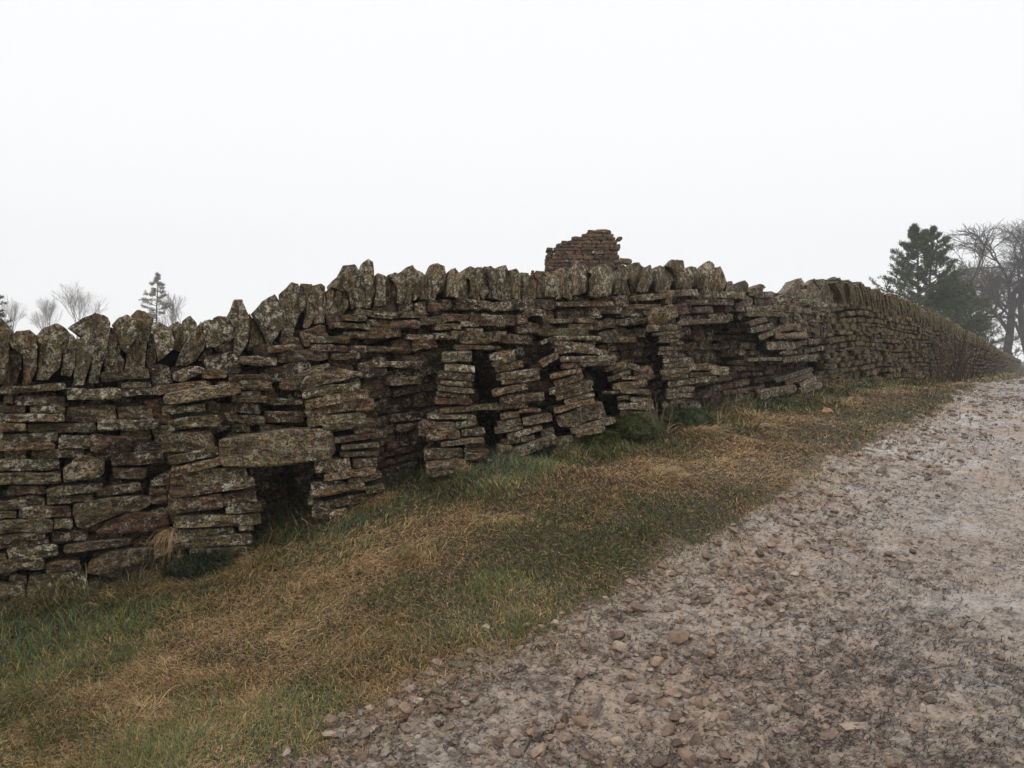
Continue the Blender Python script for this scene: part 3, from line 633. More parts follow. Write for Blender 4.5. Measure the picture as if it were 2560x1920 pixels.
# ---- coping stones read one by one from the photo
COPE = {
'Z1': [[(-60,440),(0,430),(25,520),(40,640),(30,780),(-10,900),(-80,900)],
 [(60,540),(130,465),(240,455),(290,500),(290,760),(240,890),(175,890),(190,640),(100,600)],
 [(30,580),(110,600),(185,620),(170,760),(120,900),(10,920),(40,760)],
 [(270,500),(350,430),(450,400),(520,450),(560,500),(510,600),(480,740),(390,860),(290,860),(300,640)],
 [(500,520),(570,490),(605,530),(600,640),(590,760),(560,830),(480,820),(500,650)],
 [(540,440),(640,370),(760,315),(850,350),(870,400),(860,560),(820,700),(770,880),(695,885),(720,760),(740,600),(620,500)],
 [(600,530),(660,505),(755,530),(760,580),(720,720),(660,900),(580,900),(600,700)],
 [(880,420),(930,360),(1010,335),(1080,370),(1090,500),(1060,560),(1000,640),(960,600),(930,500)],
 [(870,430),(930,470),(960,530),(945,640),(985,700),(970,790),(820,790),(830,660)],
 [(1040,340),(1080,300),(1150,310),(1215,370),(1200,460),(1170,560),(1150,780),(980,775),(1010,620),(1090,510),(1090,400)],
 [(1200,420),(1260,390),(1340,440),(1385,540),(1370,600),(1290,680),(1250,700),(1225,560)],
 [(1190,480),(1230,500),(1245,580),(1230,700),(1205,805),(1160,780),(1160,640)],
 [(1340,420),(1410,385),(1490,450),(1480,530),(1440,630),(1370,620),(1385,520)],
 [(1450,380),(1510,345),(1565,395),(1570,470),(1540,540),(1460,540)],
 [(1690,360),(1720,345),(1800,350),(1850,420),(1780,440)],
 [(1610,390),(1700,375),(1850,430),(1860,520),(1790,560),(1700,600),(1640,590)],
 [(1395,740),(1430,620),(1540,450),(1600,390),(1640,470),(1630,560),(1560,690),(1480,740)],
 [(1700,610),(1765,510),(1850,470),(1865,560),(1840,660),(1730,630)],
 [(1570,700),(1640,590),(1680,620),(1650,720)],
 [(1800,345),(1830,280),(1860,210),(1920,215),(1945,280),(1980,350),(1985,450),(1960,560),(1900,660),(1850,660),(1860,440)]],
'Z2': [[(85,580),(150,700),(220,850),(215,880),(60,870),(85,720)],
 [(330,430),(430,320),(480,340),(545,450),(540,520),(480,590),(430,740),(370,820),(320,800),(380,620),(360,500)],
 [(95,575),(200,470),(290,420),(340,500),(385,570),(370,660),(260,820),(220,830),(180,740),(130,640)],
 [(490,340),(570,345),(610,390),(610,480),(590,620),(550,700),(500,690),(530,560),(545,450)],
 [(600,350),(660,338),(700,360),(690,440),(685,655),(600,655),(615,500),(605,400)],
 [(740,330),(780,290),(830,330),(840,400),(740,370)],
 [(700,400),(740,370),(790,440),(780,560),(755,630),(690,620)],
 [(770,400),(820,385),(880,435),(860,540),(800,630),(760,630),(790,520)],
 [(790,270),(830,195),(920,190),(950,240),(955,400),(945,500),(890,540),(870,430),(820,370)],
 [(950,240),(990,250),(1010,330),(1010,440),(990,530),(925,535),(950,400)],
 [(1090,260),(1150,280),(1155,420),(1160,520),(1060,525),(1085,400)],
 [(980,235),(1010,160),(1050,132),(1085,155),(1098,220),(1090,320),(1100,370),(1060,500),(1045,535),(1000,530),(1020,420),(1010,300)],
 [(1190,270),(1240,248),(1290,270),(1330,330),(1320,430),(1290,500),(1250,500),(1260,380)],
 [(1150,290),(1210,275),(1265,370),(1250,480),(1220,525),(1150,500)],
 [(1270,250),(1370,190),(1400,230),(1425,290),(1390,400),(1350,510),(1300,490),(1325,350)],
 [(1400,230),(1460,250),(1500,290),(1480,360),(1440,440),(1385,480),(1385,430),(1415,330)],
 [(1440,330),(1500,280),(1495,470),(1430,470)],
 [(1510,270),(1550,190),(1610,170),(1660,195),(1670,260),(1640,380),(1600,420),(1580,340)],
 [(1500,280),(1560,275),(1605,340),(1570,420),(1530,485),(1480,480),(1490,380)],
 [(1675,230),(1710,215),(1745,260),(1740,330),(1720,460),(1645,440),(1660,330)],
 [(1790,330),(1825,260),(1830,465),(1780,470)],
 [(1750,255),(1810,250),(1820,320),(1790,400),(1770,470),(1725,465),(1740,350)],
 [(1760,250),(1850,198),(1890,215),(1905,300),(1910,400),(1920,485),(1830,450),(1840,300)],
 [(1940,205),(1990,205),(2035,235),(2060,300),(2000,380),(1980,300)],
 [(1895,210),(1940,205),(1985,320),(1990,400),(1940,475),(1905,400)],
 [(2040,220),(2140,185),(2165,240),(2200,380),(2190,440),(2140,495),(2060,470),(1985,450),(2000,360),(2050,280)]],
'Z3': [[(270,420),(320,410),(355,450),(345,560),(340,675),(285,640),(285,500)],
 [(350,440),(400,450),(405,520),(390,650),(350,690),(335,560)],
 [(400,480),(440,450),(470,520),(470,655),(390,655),(395,560)],
 [(440,455),(500,450),(535,520),(530,650),(465,645),(470,520)],
 [(530,470),(610,440),(640,480),(625,620),(600,645),(530,640)],
 [(510,455),(670,405),(720,440),(705,540),(685,600),(650,655),(612,655),(635,500),(590,440)],
 [(730,430),(770,415),(800,440),(780,475),(740,460)],
 [(700,540),(725,460),(790,430),(800,480),(765,600),(745,655),(685,640)],
 [(785,450),(815,480),(820,620),(755,620),(770,520)],
 [(775,420),(830,345),(880,360),(910,410),(895,500),(875,605),(815,615),(815,490),(790,440)],
 [(920,430),(1000,375),(1060,358),(1115,390),(1110,490),(1085,605),(1050,640),(970,625),(975,450)],
 [(910,430),(940,440),(940,600),(920,645),(880,625),(892,500)],
 [(930,440),(985,440),(982,620),(960,645),(925,635)],
 [(1110,410),(1160,410),(1170,500),(1140,625),(1080,615),(1100,500)],
 [(1240,400),(1240,370),(1310,355),(1365,390),(1335,440),(1295,540),(1260,615),(1235,520)],
 [(1135,390),(1200,370),(1245,410),(1245,470),(1215,520),(1245,615),(1145,610),(1162,500),(1150,420)],
 [(1340,390),(1390,380),(1412,440),(1385,530),(1355,605),(1270,595),(1300,510)],
 [(1485,385),(1530,335),(1610,350),(1635,420),(1612,565),(1540,575),(1555,470),(1510,400)],
 [(1405,400),(1450,375),(1530,410),(1555,470),(1525,560),(1490,625),(1400,600),(1412,480)],
 [(1600,440),(1650,420),(1650,560),(1600,570)],
 [(1640,410),(1710,395),(1755,400),(1755,500),(1712,565),(1625,575),(1635,480)],
 [(1750,400),(1810,360),(1840,345),(1880,375),(1872,430),(1845,540),(1825,595),(1745,565)],
 [(1870,400),(1940,395),(1965,470),(1985,520),(1945,595),(1845,580),(1872,460)],
 [(1970,490),(2010,510),(1995,585),(1935,585)],
 [(2000,520),(2040,505),(2065,545),(2045,595),(1985,585)]],
'Z4': [[(0,520),(45,505),(85,540),(70,590),(20,625),(-20,610)],
 [(50,590),(110,540),(150,535),(178,560),(120,620),(55,630)],
 [(80,620),(150,600),(230,590),(255,615),(230,642),(90,648)],
 [(435,545),(480,490),(520,482),(540,510),(520,575),(455,580)],
 [(330,610),(400,530),(450,560),(460,600),(400,630)],
 [(240,650),(330,610),(450,580),(520,570),(545,645),(520,665),(300,665)],
 [(0,630),(50,630),(85,660),(80,715),(20,715),(-10,690)],
 [(85,650),(250,640),(380,650),(395,700),(90,705)],
 [(390,655),(540,655),(545,705),(400,712)],
 [(530,640),(640,630),(670,680),(670,770),(600,785),(530,730)],
 [(10,722),(200,705),(400,703),(660,770),(640,785),(300,752),(20,755)],
 [(525,545),(610,490),(660,500),(680,560),(700,700),(600,645),(540,635)],
 [(610,500),(690,490),(730,505),(800,560),(850,640),(865,705),(690,700),(670,600)],
 [(740,500),(800,470),(900,600),(960,720),(860,705),(810,600)]],
}

print('stones', len(wallstones), len(farstones))
# ------------------------------------------------------------------ the near wall
def base_of(px):
    u = u_of_px(px); X, Y, a_, b_ = wall_at(u); return (float(X), float(Y), float(zbase(u)))
near = thing('dry_stone_wall', 'long tumbledown dry stone wall with ragged upright coping and dark niches beside the verge', 'wall', base_of(1000))
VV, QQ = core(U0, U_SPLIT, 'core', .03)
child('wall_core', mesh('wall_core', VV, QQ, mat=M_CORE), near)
wallstones.sort(key=lambda s: -s['key'])
for s in wallstones[:98]: child('wall_stone', stone_mesh('wall_stone', s), near)
child('smaller_wall_stones', stone_mesh('smaller_wall_stones', merge(wallstones[98:] + deepstones)), near, kind='stuff')
ncop = 0
for win, lst in COPE.items():
    for poly in lst:
        pts = topx(win, poly); w_ = max(p[0] for p in pts) - min(p[0] for p in pts); h_ = max(p[1] for p in pts) - min(p[1] for p in pts)
        up = h_ > w_ * .8
        cxp = np.mean([p[0] for p in pts]); cyp = np.mean([p[1] for p in pts])
        poly = [((cxp + (p[0] - cxp) * .99), cyp + (p[1] - cyp) * .995) for p in pts]
        s = px_stone('F', poly, random.uniform(-.09, .05), random.uniform(.30, .40) if up else .34, pick(['cope', 'pale', 'grey', 'olive', 'brown'], [6, 3, 2, 1, 1]), random.uniform(.45, 1), random.uniform(0, .7), 48, 1.0, 1 if up else 0, lean=random.uniform(-.12, 0) if up else 0, facets=5, rnd=0, sk=.6)
        child('coping_stone', stone_mesh('coping_stone', s), near); ncop += 1
# coping beyond the left edge of the photograph
extra = []
u = U0
while u < u_of_px(-20):
    t = random.uniform(.06, .16); hgt = random.uniform(.28, .44); X, Y, a_, b_ = wall_at(u + t / 2); z = float(ztop(u))
    sl = random.uniform(-.08, .08)
    extra.append(stone([(-t / 2, 0), (t / 2, 0), (t / 2 + sl, hgt * .8), (sl, hgt), (-t / 2 + sl, hgt * .75)], (X, Y, z), (a_, b_, 0), (b_, -a_, 0), .38, pick(['cope', 'grey']), .5, .4, 24, 1, 1))
    u += t + .01
child('smaller_coping_stones', stone_mesh('smaller_coping_stones', merge(extra)), near, kind='stuff')

# ------------------------------------------------------------------ the far wall
farw = thing('dry_stone_wall', 'tidy mossy dry stone wall with tightly set coping curving away along the track', 'wall', base_of(2200))
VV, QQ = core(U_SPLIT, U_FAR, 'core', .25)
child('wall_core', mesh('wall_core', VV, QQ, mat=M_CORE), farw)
farstones.sort(key=lambda s: -s['key'])
for s in farstones[:98]: child('wall_stone', stone_mesh('wall_stone', s, M_FAR), farw)
child('smaller_wall_stones', stone_mesh('smaller_wall_stones', merge(farstones[98:]), M_FAR), farw, kind='stuff')
fc = []; u = u_of_px(2108)
while u < U_FAR:
    X, Y, a_, b_ = wall_at(u); k_ = 1 if Y < 25 else (1.8 if Y < 50 else 4)
    t = random.uniform(.05, .11) * k_; hgt = random.uniform(.32, .42)
    f_ = min(1, max(0, (Y - 13) / 8)); ln = -(.34 * (1 - f_) + .14 * f_) * random.uniform(.5, 1.5)
    z = float(ztop(u)) - .02; zt_ = hgt * random.uniform(.85, 1.2)
    P = [(-t / 2, 0), (t / 2, -.01), (t / 2 + ln * .8, zt_ * .85), (t * .1 + ln, zt_), (-t / 2 + ln, zt_ * .93)]
    s = stone(P, np.array([X, Y, z]) + np.array([b_, -a_, 0]) * random.uniform(-.05, .04), (a_, b_, 0), (b_, -a_, 0), .36, pick(['cope', 'olive', 'grey', 'brown'], [3, 4, 2, 1]), random.uniform(.1, .6), random.uniform(.3, 1), 20 if Y < 22 else (12 if Y < 45 else 8), 1, 1, Y > 18, 2)
    s['key'] = s['area'] / Y ** 2; fc.append(s); u += t * .93
fc.sort(key=lambda s: -s['key'])
for s in fc[:98]: child('coping_stone', stone_mesh('coping_stone', s, M_FAR), farw)
child('smaller_coping_stones', stone_mesh('smaller_coping_stones', merge(fc[98:]), M_FAR), farw, kind='stuff')

# ------------------------------------------------------------------ stacks leaning on the wall face, lintels
for key, (w1, l1, w2, l2) in STACKS.items():
    allp = []
    for win, lst in ((w1, l1), (w2, l2)):
        for x0, y0, x1, y1, t, cn in lst: allp.append((win, slab_poly(x0, y0, x1, y1, t * .94), cn))
    for win, poly, cn in SLAB_POLY.get(key, []): allp.append((win, poly, cn))
    cxm = np.mean([topx(wn, p)[0][0] for wn, p, _ in allp]); ymax = max(q[1] for wn, p, _ in allp for q in topx(wn, p))
    u, O, T, Nn = frame_at(cxm, OUT[key])
    st = thing('stone_stack', STACK_LABEL[key], 'stone stack', (float(O[0]), float(O[1]), float(-(ymax - HY) / F * O[1])), 'stone stacks built against the wall face')
    zmax = None
    for wn, p, cn in allp:
        y_m = np.mean([q[1] for q in topx(wn, p)])
        o_ = OUT[key] + random.uniform(-.035, .035) + .05 * (y_m > ymax - 60)
        s = px_stone(wn, p, o_, OUT[key] + .04, colr(cn, 1.08), random.uniform(.35, 1), random.uniform(.1, .9) if cn in ('olive',) else random.uniform(0, .5), 34, sk=.85)
        child('flat_stone', stone_mesh('flat_stone', s), st)
    low = [q for wn, p, _ in allp for q in topx(wn, p) if q[1] > ymax - 55]
    xa_, xb_ = min(q[0] for q in low) - 4, max(q[0] for q in low) + 4; w3 = (xb_ - xa_) / 2
    for q0, q1 in ((xa_, xa_ + w3 * .95), (xa_ + w3 * 1.02, xb_)):
        for dy_ in (6, 30):
            g0 = max(q[1] for q in low if q0 - 30 < q[0] < q1 + 30) if any(q0 - 30 < q[0] < q1 + 30 for q in low) else ymax
            s = px_stone('F', slab_poly(q0 + random.uniform(-8, 8), g0 + dy_ + 6, q1 + random.uniform(-8, 8), g0 + dy_, 28), OUT[key] + random.uniform(-.02, .03), OUT[key] + .04, colr('olive'), .5, .9, 30, sk=.85)
            child('flat_stone', stone_mesh('flat_stone', s), st)
# rubble heart of each stack so that nothing hovers
def lintel(label, name, poly, out, depth, cn, axis=0, lich=.5, moss=.3, N=44, rough=1.0):
    s = px_stone('F', poly, out, depth, colr(cn), lich, moss, N, rough, axis, raw=True, facets=0, rnd=0, sk=.8)
    me = stone_mesh(name, s); return link(name, me, None, label, 'stone slab')
lintel('massive rounded buff gritstone block bridging the two largest stacks like a lintel', 'stone_lintel',
       [(545, 1104), (556, 1098), (640, 1088), (720, 1077), (800, 1072), (826, 1078), (838, 1094), (840, 1130), (828, 1147), (760, 1158), (680, 1169), (600, 1172), (556, 1168), (545, 1158)], .33, .42, 'cope', lich=.5, moss=.25, N=56, rough=.7)
lintel('long thin straight slab laid across the gap between two stacks at mid height', 'stone_lintel', topx('R2', [(540,900),(620,880),(900,865),(1200,835),(1500,815),(1740,810),(1770,850),(1760,885),(1400,905),(1100,915),(800,950),(560,965)]), .27, .3, 'ochre', N=52)
lintel('flat ochre slab topping the stack with a square block, under three small orange stones', 'stone_slab', topx('R2', [(745,50),(760,10),(1000,20),(1380,30),(1395,55),(1260,85),(1000,72),(780,85)]), .2, .3, 'ochre', N=44)
lintel('thin pale slab roofing the upper right niche beside the big tilted block', 'stone_slab', topx('R4', [(240,370),(300,325),(560,318),(780,318),(945,325),(950,365),(700,378),(450,392),(260,405)]), .14, .34, 'pale', N=48)

# ------------------------------------------------------------------ ruin behind the wall
def ruin():
    Yd = 23.0
    def w2(px, py): return ((px - CX) / F * Yd, -(py - HY) / F * Yd)
    outline = [(1305, 690), (1345, 674), (1364, 670), (1366, 620), (1392, 617), (1405, 603), (1450, 590), (1458, 580), (1490, 574), (1530, 578), (1540, 592), (1548, 612), (1548, 650), (1560, 668), (1592, 690)]
    bottom = -(960 - HY) / F * Yd
    xs = [p[0] for p in outline]; fillers = 0; ys = [p[1] for p in outline]
    def topz(x):
        px = CX + x / Yd * F; return -(np.interp(px, xs, ys, left=760, right=760) - HY) / F * Yd
    xa, _ = w2(1290, 0); xb, _ = w2(1610, 0)
    root = thing('ruined_stone_building', 'ruined pink brown stone gable stump rising above the coping behind the wall', 'ruin', ((xa + xb) / 2, Yd + .3, bottom))
    z = bottom; res = []
    while z < 4.1:
        hh = random.uniform(.085, .14); x = xa + random.uniform(-.2, 0)
        while x < xb:
            L = random.choice([random.uniform(.12, .2), random.uniform(.2, .5)]); xc = x + L / 2
            gx = np.linspace(xa, xb, 300); ok_ = gx[topz(gx) > z + hh * .55]
            if len(ok_):
                x_l, x_r = max(x, ok_[0] - random.uniform(-.02, .03)), min(x + L, ok_[-1] + random.uniform(-.02, .03))
                if x_r - x_l > .05: xc, L_ = (x_l + x_r) / 2, x_r - x_l
                else: x += L; continue
            else: x += L; continue
            lim = np.median([topz(x_l + .1 * L_), topz(xc), topz(x_r - .1 * L_)]) + random.uniform(-.03, .015)
            if z + hh * .6 < lim and (lim > 2.72 or z < 2.3 + 9):
                cl = pick(['pink', 'red', 'brown'], [4, 2, 1.5]) * .95
                for back in (0, 1):
                    P = [(a_, -b_) for a_, b_ in slab_poly(-L_ / 2 + .003, 0, L_ / 2 - .003, 0, hh - .005)]
                    res.append(stone(P, (xc, Yd + (0 if not back else .62) + random.uniform(-.02, .02), z + hh / 2), (1, 0, 0), (0, -1 if not back else 1, 0), .34, cl, random.uniform(.1, .5), random.uniform(0, .4), 14, 1.4, 0, True, 1))
            x += L
        z += hh
    child('masonry', stone_mesh('masonry', merge(res), M_RUIN), root)
    for (x0, y0, x1, y1, t) in ((1543, 596, 1556, 595, 7), (1540, 618, 1551, 617, 8), (1549, 650, 1580, 654, 12), (1490, 577, 1520, 577, 8), (1390, 614, 1406, 611, 7), (1368, 622, 1376, 622, 6)):
        pl = [w2(*p) for p in slab_poly(x0, y0, x1, y1, t)]
        child('jutting_stone', stone_mesh('jutting_stone', stone(pl, (0, Yd - .03, 0), (1, 0, 0), (0, -1, 0), .5, pick(['pale', 'pink', 'grey']), .4, .4, 16, 1, 0, True, 1), M_RUIN), root)
ruin()

# ------------------------------------------------------------------ blades (grass, straw, moss, debris)
def blades(X, Y, Z, L, az, lean, wd, col, segs=3, droop=1.0, name='blades', flat=False):
    """strip meshes: root at X,Y,Z; az azimuth; lean 0 upright..1 lying; returns arrays"""
    n = len(X); t = np.linspace(0, 1, segs + 1)
    hz = L[:, None] * np.sin(lean * (.55 + .45 * t[None, :] * droop)[0] [None, :] if False else (lean[:, None] * (.45 + .55 * t[None, :] * droop)) * math.pi / 2) * t[None, :]
    vz = L[:, None] * np.cos((lean[:, None] * (.45 + .55 * t[None, :] * droop)) * math.pi / 2) * t[None, :]
    cu = rng.normal(0, .35, n)[:, None] * t[None, :] ** 2
    a = az[:, None] + cu
    cx = X[:, None] + hz * np.cos(a); cy = Y[:, None] + hz * np.sin(a); cz = Z[:, None] + vz
    tw = az + rng.uniform(-.7, .7, n) + math.pi / 2
    wt = (wd[:, None] * .5) * (1 - t[None, :] ** 1.5 * .85)
    ox = np.cos(tw)[:, None] * wt; oy = np.sin(tw)[:, None] * wt
    A_ = np.stack([cx - ox, cy - oy, cz], 2); B_ = np.stack([cx + ox, cy + oy, cz + wt * .3], 2)
    V = np.stack([A_, B_], 2).reshape(n, -1, 3)
    m_ = 2 * (segs + 1); q = []
    for s in range(segs): q.append([2 * s, 2 * s + 1, 2 * s + 3, 2 * s + 2])
    q = (np.array(q)[None] + (np.arange(n) * m_)[:, None, None]).reshape(-1, 4)
    cc = np.repeat(col, m_, 0)
    return V.reshape(-1, 3), q, cc
def blade_mesh(name, parts, mat):
    off = 0; V = []; Q = []; Cc = []
    for v, q, c in parts: V.append(v); Q.append(q + off); Cc.append(c); off += len(v)
    return mesh(name, np.concatenate(V), np.concatenate(Q), attrs=dict(col=('FLOAT_COLOR', np.concatenate(Cc))), mat=mat, smooth=False)

STRAW = np.array([.40, .265, .135]); STRAW2 = np.array([.31, .20, .10]); GREEN = np.array([.078, .104, .028]); DGREEN = np.array([.034, .052, .026]); OLIVE = np.array([.19, .145, .038]); BROWN = np.array([.17, .10, .05])
def walldist(X, Y):
    d = np.full(X.shape, 1e9); cxs, cys, _, _ = wall_at(np.linspace(0, U_FAR, 700)); 
    for i in range(0, X.size, 20000):
        dd = np.hypot(X[i:i + 20000, None] - cxs[None], Y[i:i + 20000, None] - cys[None]); j = dd.argmin(1)
        _, _, a_, b_ = wall_at(np.linspace(0, U_FAR, 700)[j])
        sx = X[i:i + 20000] - cxs[j]; sy = Y[i:i + 20000] - cys[j]
        d[i:i + 20000] = dd.min(1) * np.sign(sx * b_ - sy * a_)
    return d
def scatter(nn, y0, y1, k0, k1, power=1.0):
    """random ground points, denser close by"""
    t = rng.uniform(0, 1, nn); yy = (y0 ** -power + t * (y1 ** -power - y0 ** -power)) ** (-1 / power); kk = rng.uniform(k0, k1, nn)
    return yy * kk, yy
parts = []
X, Y = scatter(760000, 2.3, 60, -1.05, .80, .6)
bd = bordern(X, Y); wd_ = walldist(X, Y)
keep = (wd_ > -.02) & (((bd < .0) & (rng.uniform(0, 1, len(X)) < .45 + np.clip(-bd / .3, 0, 1))) | ((bd < .45) & (rng.uniform(0, 1, len(X)) < .5 * (1 - bd / .45) ** 2))) 
X, Y, bd, wd_ = X[keep], Y[keep], bd[keep], wd_[keep]; n_b = len(X); print('blades', n_b)
Z = ground_z(X, Y) - .004
frac = wd_ / (wd_ - bd + .01)                # 0 at wall .. 1 at track
patch = fbm2(X, Y, 1.1, 21, 3) + .5 * n2(X, Y, 5, 22)
leftness = np.clip((-.6 - X / Y * 1.3), 0, 1)
gband = np.exp(-((frac - .20) / .17) ** 2) * .62 + np.exp(-((frac - .88) / .14) ** 2) * .22
greenness = np.clip(  .30 + .85 * patch + 1.15 * gband + leftness * .5 - .25 * np.exp(-((frac - .58) / .2) ** 2), 0, 1)
isg = rng.uniform(0, 1, n_b) < greenness * .85
dead = ~isg
col = np.where(isg[:, None], GREEN[None] * (1 - .0) , STRAW[None])
mixr = rng.uniform(0, 1, n_b)
dk = np.clip(1.6 - frac * 4 + leftness * .8, 0, 1)
col = np.where((isg & (mixr < .2 + .6 * dk))[:, None], DGREEN[None], col)
col = np.where((isg & (mixr > .80))[:, None], OLIVE[None], col)
col = np.where((dead & (mixr < .33))[:, None], STRAW2[None], col); col = np.where((dead & (mixr > .75))[:, None], BROWN[None], col)
col = np.where((dead & (mixr > .55) & (mixr < .65))[:, None], OLIVE[None] * 1.1, col)
col = col * rng.uniform(.6, 1.4, n_b)[:, None] * 1.12
flow = 2.4 * n2(X, Y, .9, 31) + math.radians(215)
short = np.clip((frac - .35) / .5, 0, 1)
tuft = np.clip(fbm2(X, Y, 3.2, 41, 2) * 2.2, 0, 1)
L = (rng.uniform(.045, .105, n_b) * (1 - .45 * short) + .075 * tuft * (1 - .5 * short)) * (1 + 1.5 * np.clip(1 - frac * 6, 0, 1)) * np.clip(1 + (Y - 8) * .03, 1, 1.8)
lean = np.where(isg, rng.uniform(.30, .92, n_b), rng.uniform(.70, 1.03, n_b))
az = flow + rng.normal(0, 1.1, n_b)
wdt = (rng.uniform(.0026, .0052, n_b)) * np.clip(Y / 4.5, .85, 7)
v, q, c = blades(X, Y, Z, L, az, lean, wdt, col); parts.append((v, q, c))
mk = (wd_ < .45) & (rng.uniform(0, 1, n_b) < .5 * np.clip(1 - wd_ / .45, 0, 1)) & (fbm2(X, Y, 2.6, 77, 2) > -.25)
n3 = int(mk.sum()); print('foot blades', n3)
c3 = np.where(rng.uniform(0, 1, n3)[:, None] < .55, DGREEN[None], np.where(rng.uniform(0, 1, n3)[:, None] < .5, GREEN[None], STRAW2[None])) * rng.uniform(.6, 1.3, n3)[:, None]
parts.append(blades(X[mk], Y[mk], Z[mk], rng.uniform(.07, .21, n3) * np.clip(1 - leftness[mk] * .9, .45, 1), rng.uniform(0, 6.28, n3), rng.uniform(.2, 1.1, n3), wdt[mk] * 1.3, c3, 4))
link('grass', blade_mesh('grass', parts, M_GRASS), None, 'trampled green and straw coloured grass between wall and track', None, None, 'stuff')

def tussock(px, py, label, n=240, Lr=(.06, .15), rad=.09, cols=(STRAW, STRAW2), spread=1.0, lean=(.72, 1.2), wmul=1.0, z=None, name='grass_tussock', cat='tussock', group='straw tussocks on the verge', dirn=None):
    # intersect the pixel ray with the ground
    d = np.array([(px - CX) / F, 1, -(py - HY) / F]); ts = np.exp(np.linspace(math.log(2.2), math.log(60), 1500))
    gz = ground_z(d[0] * ts, ts); i = int(np.argmax(gz > d[2] * ts)); X0, Y0 = d[0] * ts[i], ts[i]
    r = np.abs(rng.normal(0, rad, n)); th = rng.uniform(0, 2 * math.pi, n); X = X0 + r * np.cos(th); Y = Y0 + r * np.sin(th); Z = ground_z(X, Y)
    az = rng.uniform(0, 6.28) + rng.normal(0, 1.0, n) + .5 * np.sin(th)
    cols = tuple(cols) + ((OLIVE, BROWN) if cols[0] is STRAW else ()); cc = np.array([cols[k] for k in rng.integers(0, len(cols), n)]) * rng.uniform(.7, 1.3, n)[:, None]
    p = blades(X, Y, Z - .003, rng.uniform(*Lr, n), az, rng.uniform(*lean, n), rng.uniform(.0022, .004, n) * wmul * max(1, Y0 / 4.5), cc, 4)
    return link(name, blade_mesh(name, [p], M_GRASS), None, label, cat, group)
tussock(1050, 1400, 'pale straw tussock in mid verge, directly below the long thin slab', 420, (.10, .19), .07)
tussock(625, 1700, 'star shaped straw tuft lying in the lower left verge')
tussock(365, 1785, 'flat straw tuft nearest the lower left corner', 220, (.08, .16))
tussock(985, 1550, 'straw tuft close to the track edge left of the small pale stones', 240)
tussock(800, 1500, 'wide low straw tuft below the thick rounded lintel', 260, (.08, .15), .09)
tussock(885, 1610, 'ragged straw tuft with dark centre near the gravelly edge', 240)
tussock(1660, 1190, 'pale straw tussock in the far half of the verge', 360, (.10, .2), .08)
tussock(1530, 1255, 'brown straw tussock halfway along the verge edge', 300, (.08, .17), .08)
tussock(640, 1430, 'tall arching straw tussock at the foot of the tallest stack', 520, (.12, .26), .11)
tussock(440, 1475, 'orange straw tussock left of the dark moss mound', 420, (.12, .24), .09)
tussock(930, 1260, 'bushy straw tussock at the foot of the second stack', 420, (.10, .22), .10)
tussock(1420, 1140, 'straw tussock under the splayed stack', 420, (.10, .22), .14)
tussock(1880, 1050, 'orange straw tussock by the wall foot near the last niche', 520, (.15, .32), .16)
tussock(1740, 1085, 'straw tussock right of the dry weed stems', 420, (.15, .3), .16)
tussock(120, 1560, 'dark green long grass clump against the left end of the wall', 900, (.06, .15), .30, (DGREEN, GREEN * .7, GREEN), name='grass_tussock', group='green grass clumps on the verge')
tussock(230, 1500, 'dark green grass clump under the big square bottom stone', 500, (.05, .13), .2, (DGREEN, GREEN * .7, OLIVE), group='green grass clumps on the verge')
tussock(60, 1750, 'dark green long grass clump at the left edge of the photo', 900, (.06, .15), .30, (DGREEN, GREEN * .7, GREEN), group='green grass clumps on the verge')
tussock(330, 1640, 'bluish green grass clump amid olive turf on the left', 700, (.05, .13), .13, (DGREEN, GREEN * .7, GREEN), group='green grass clumps on the verge')

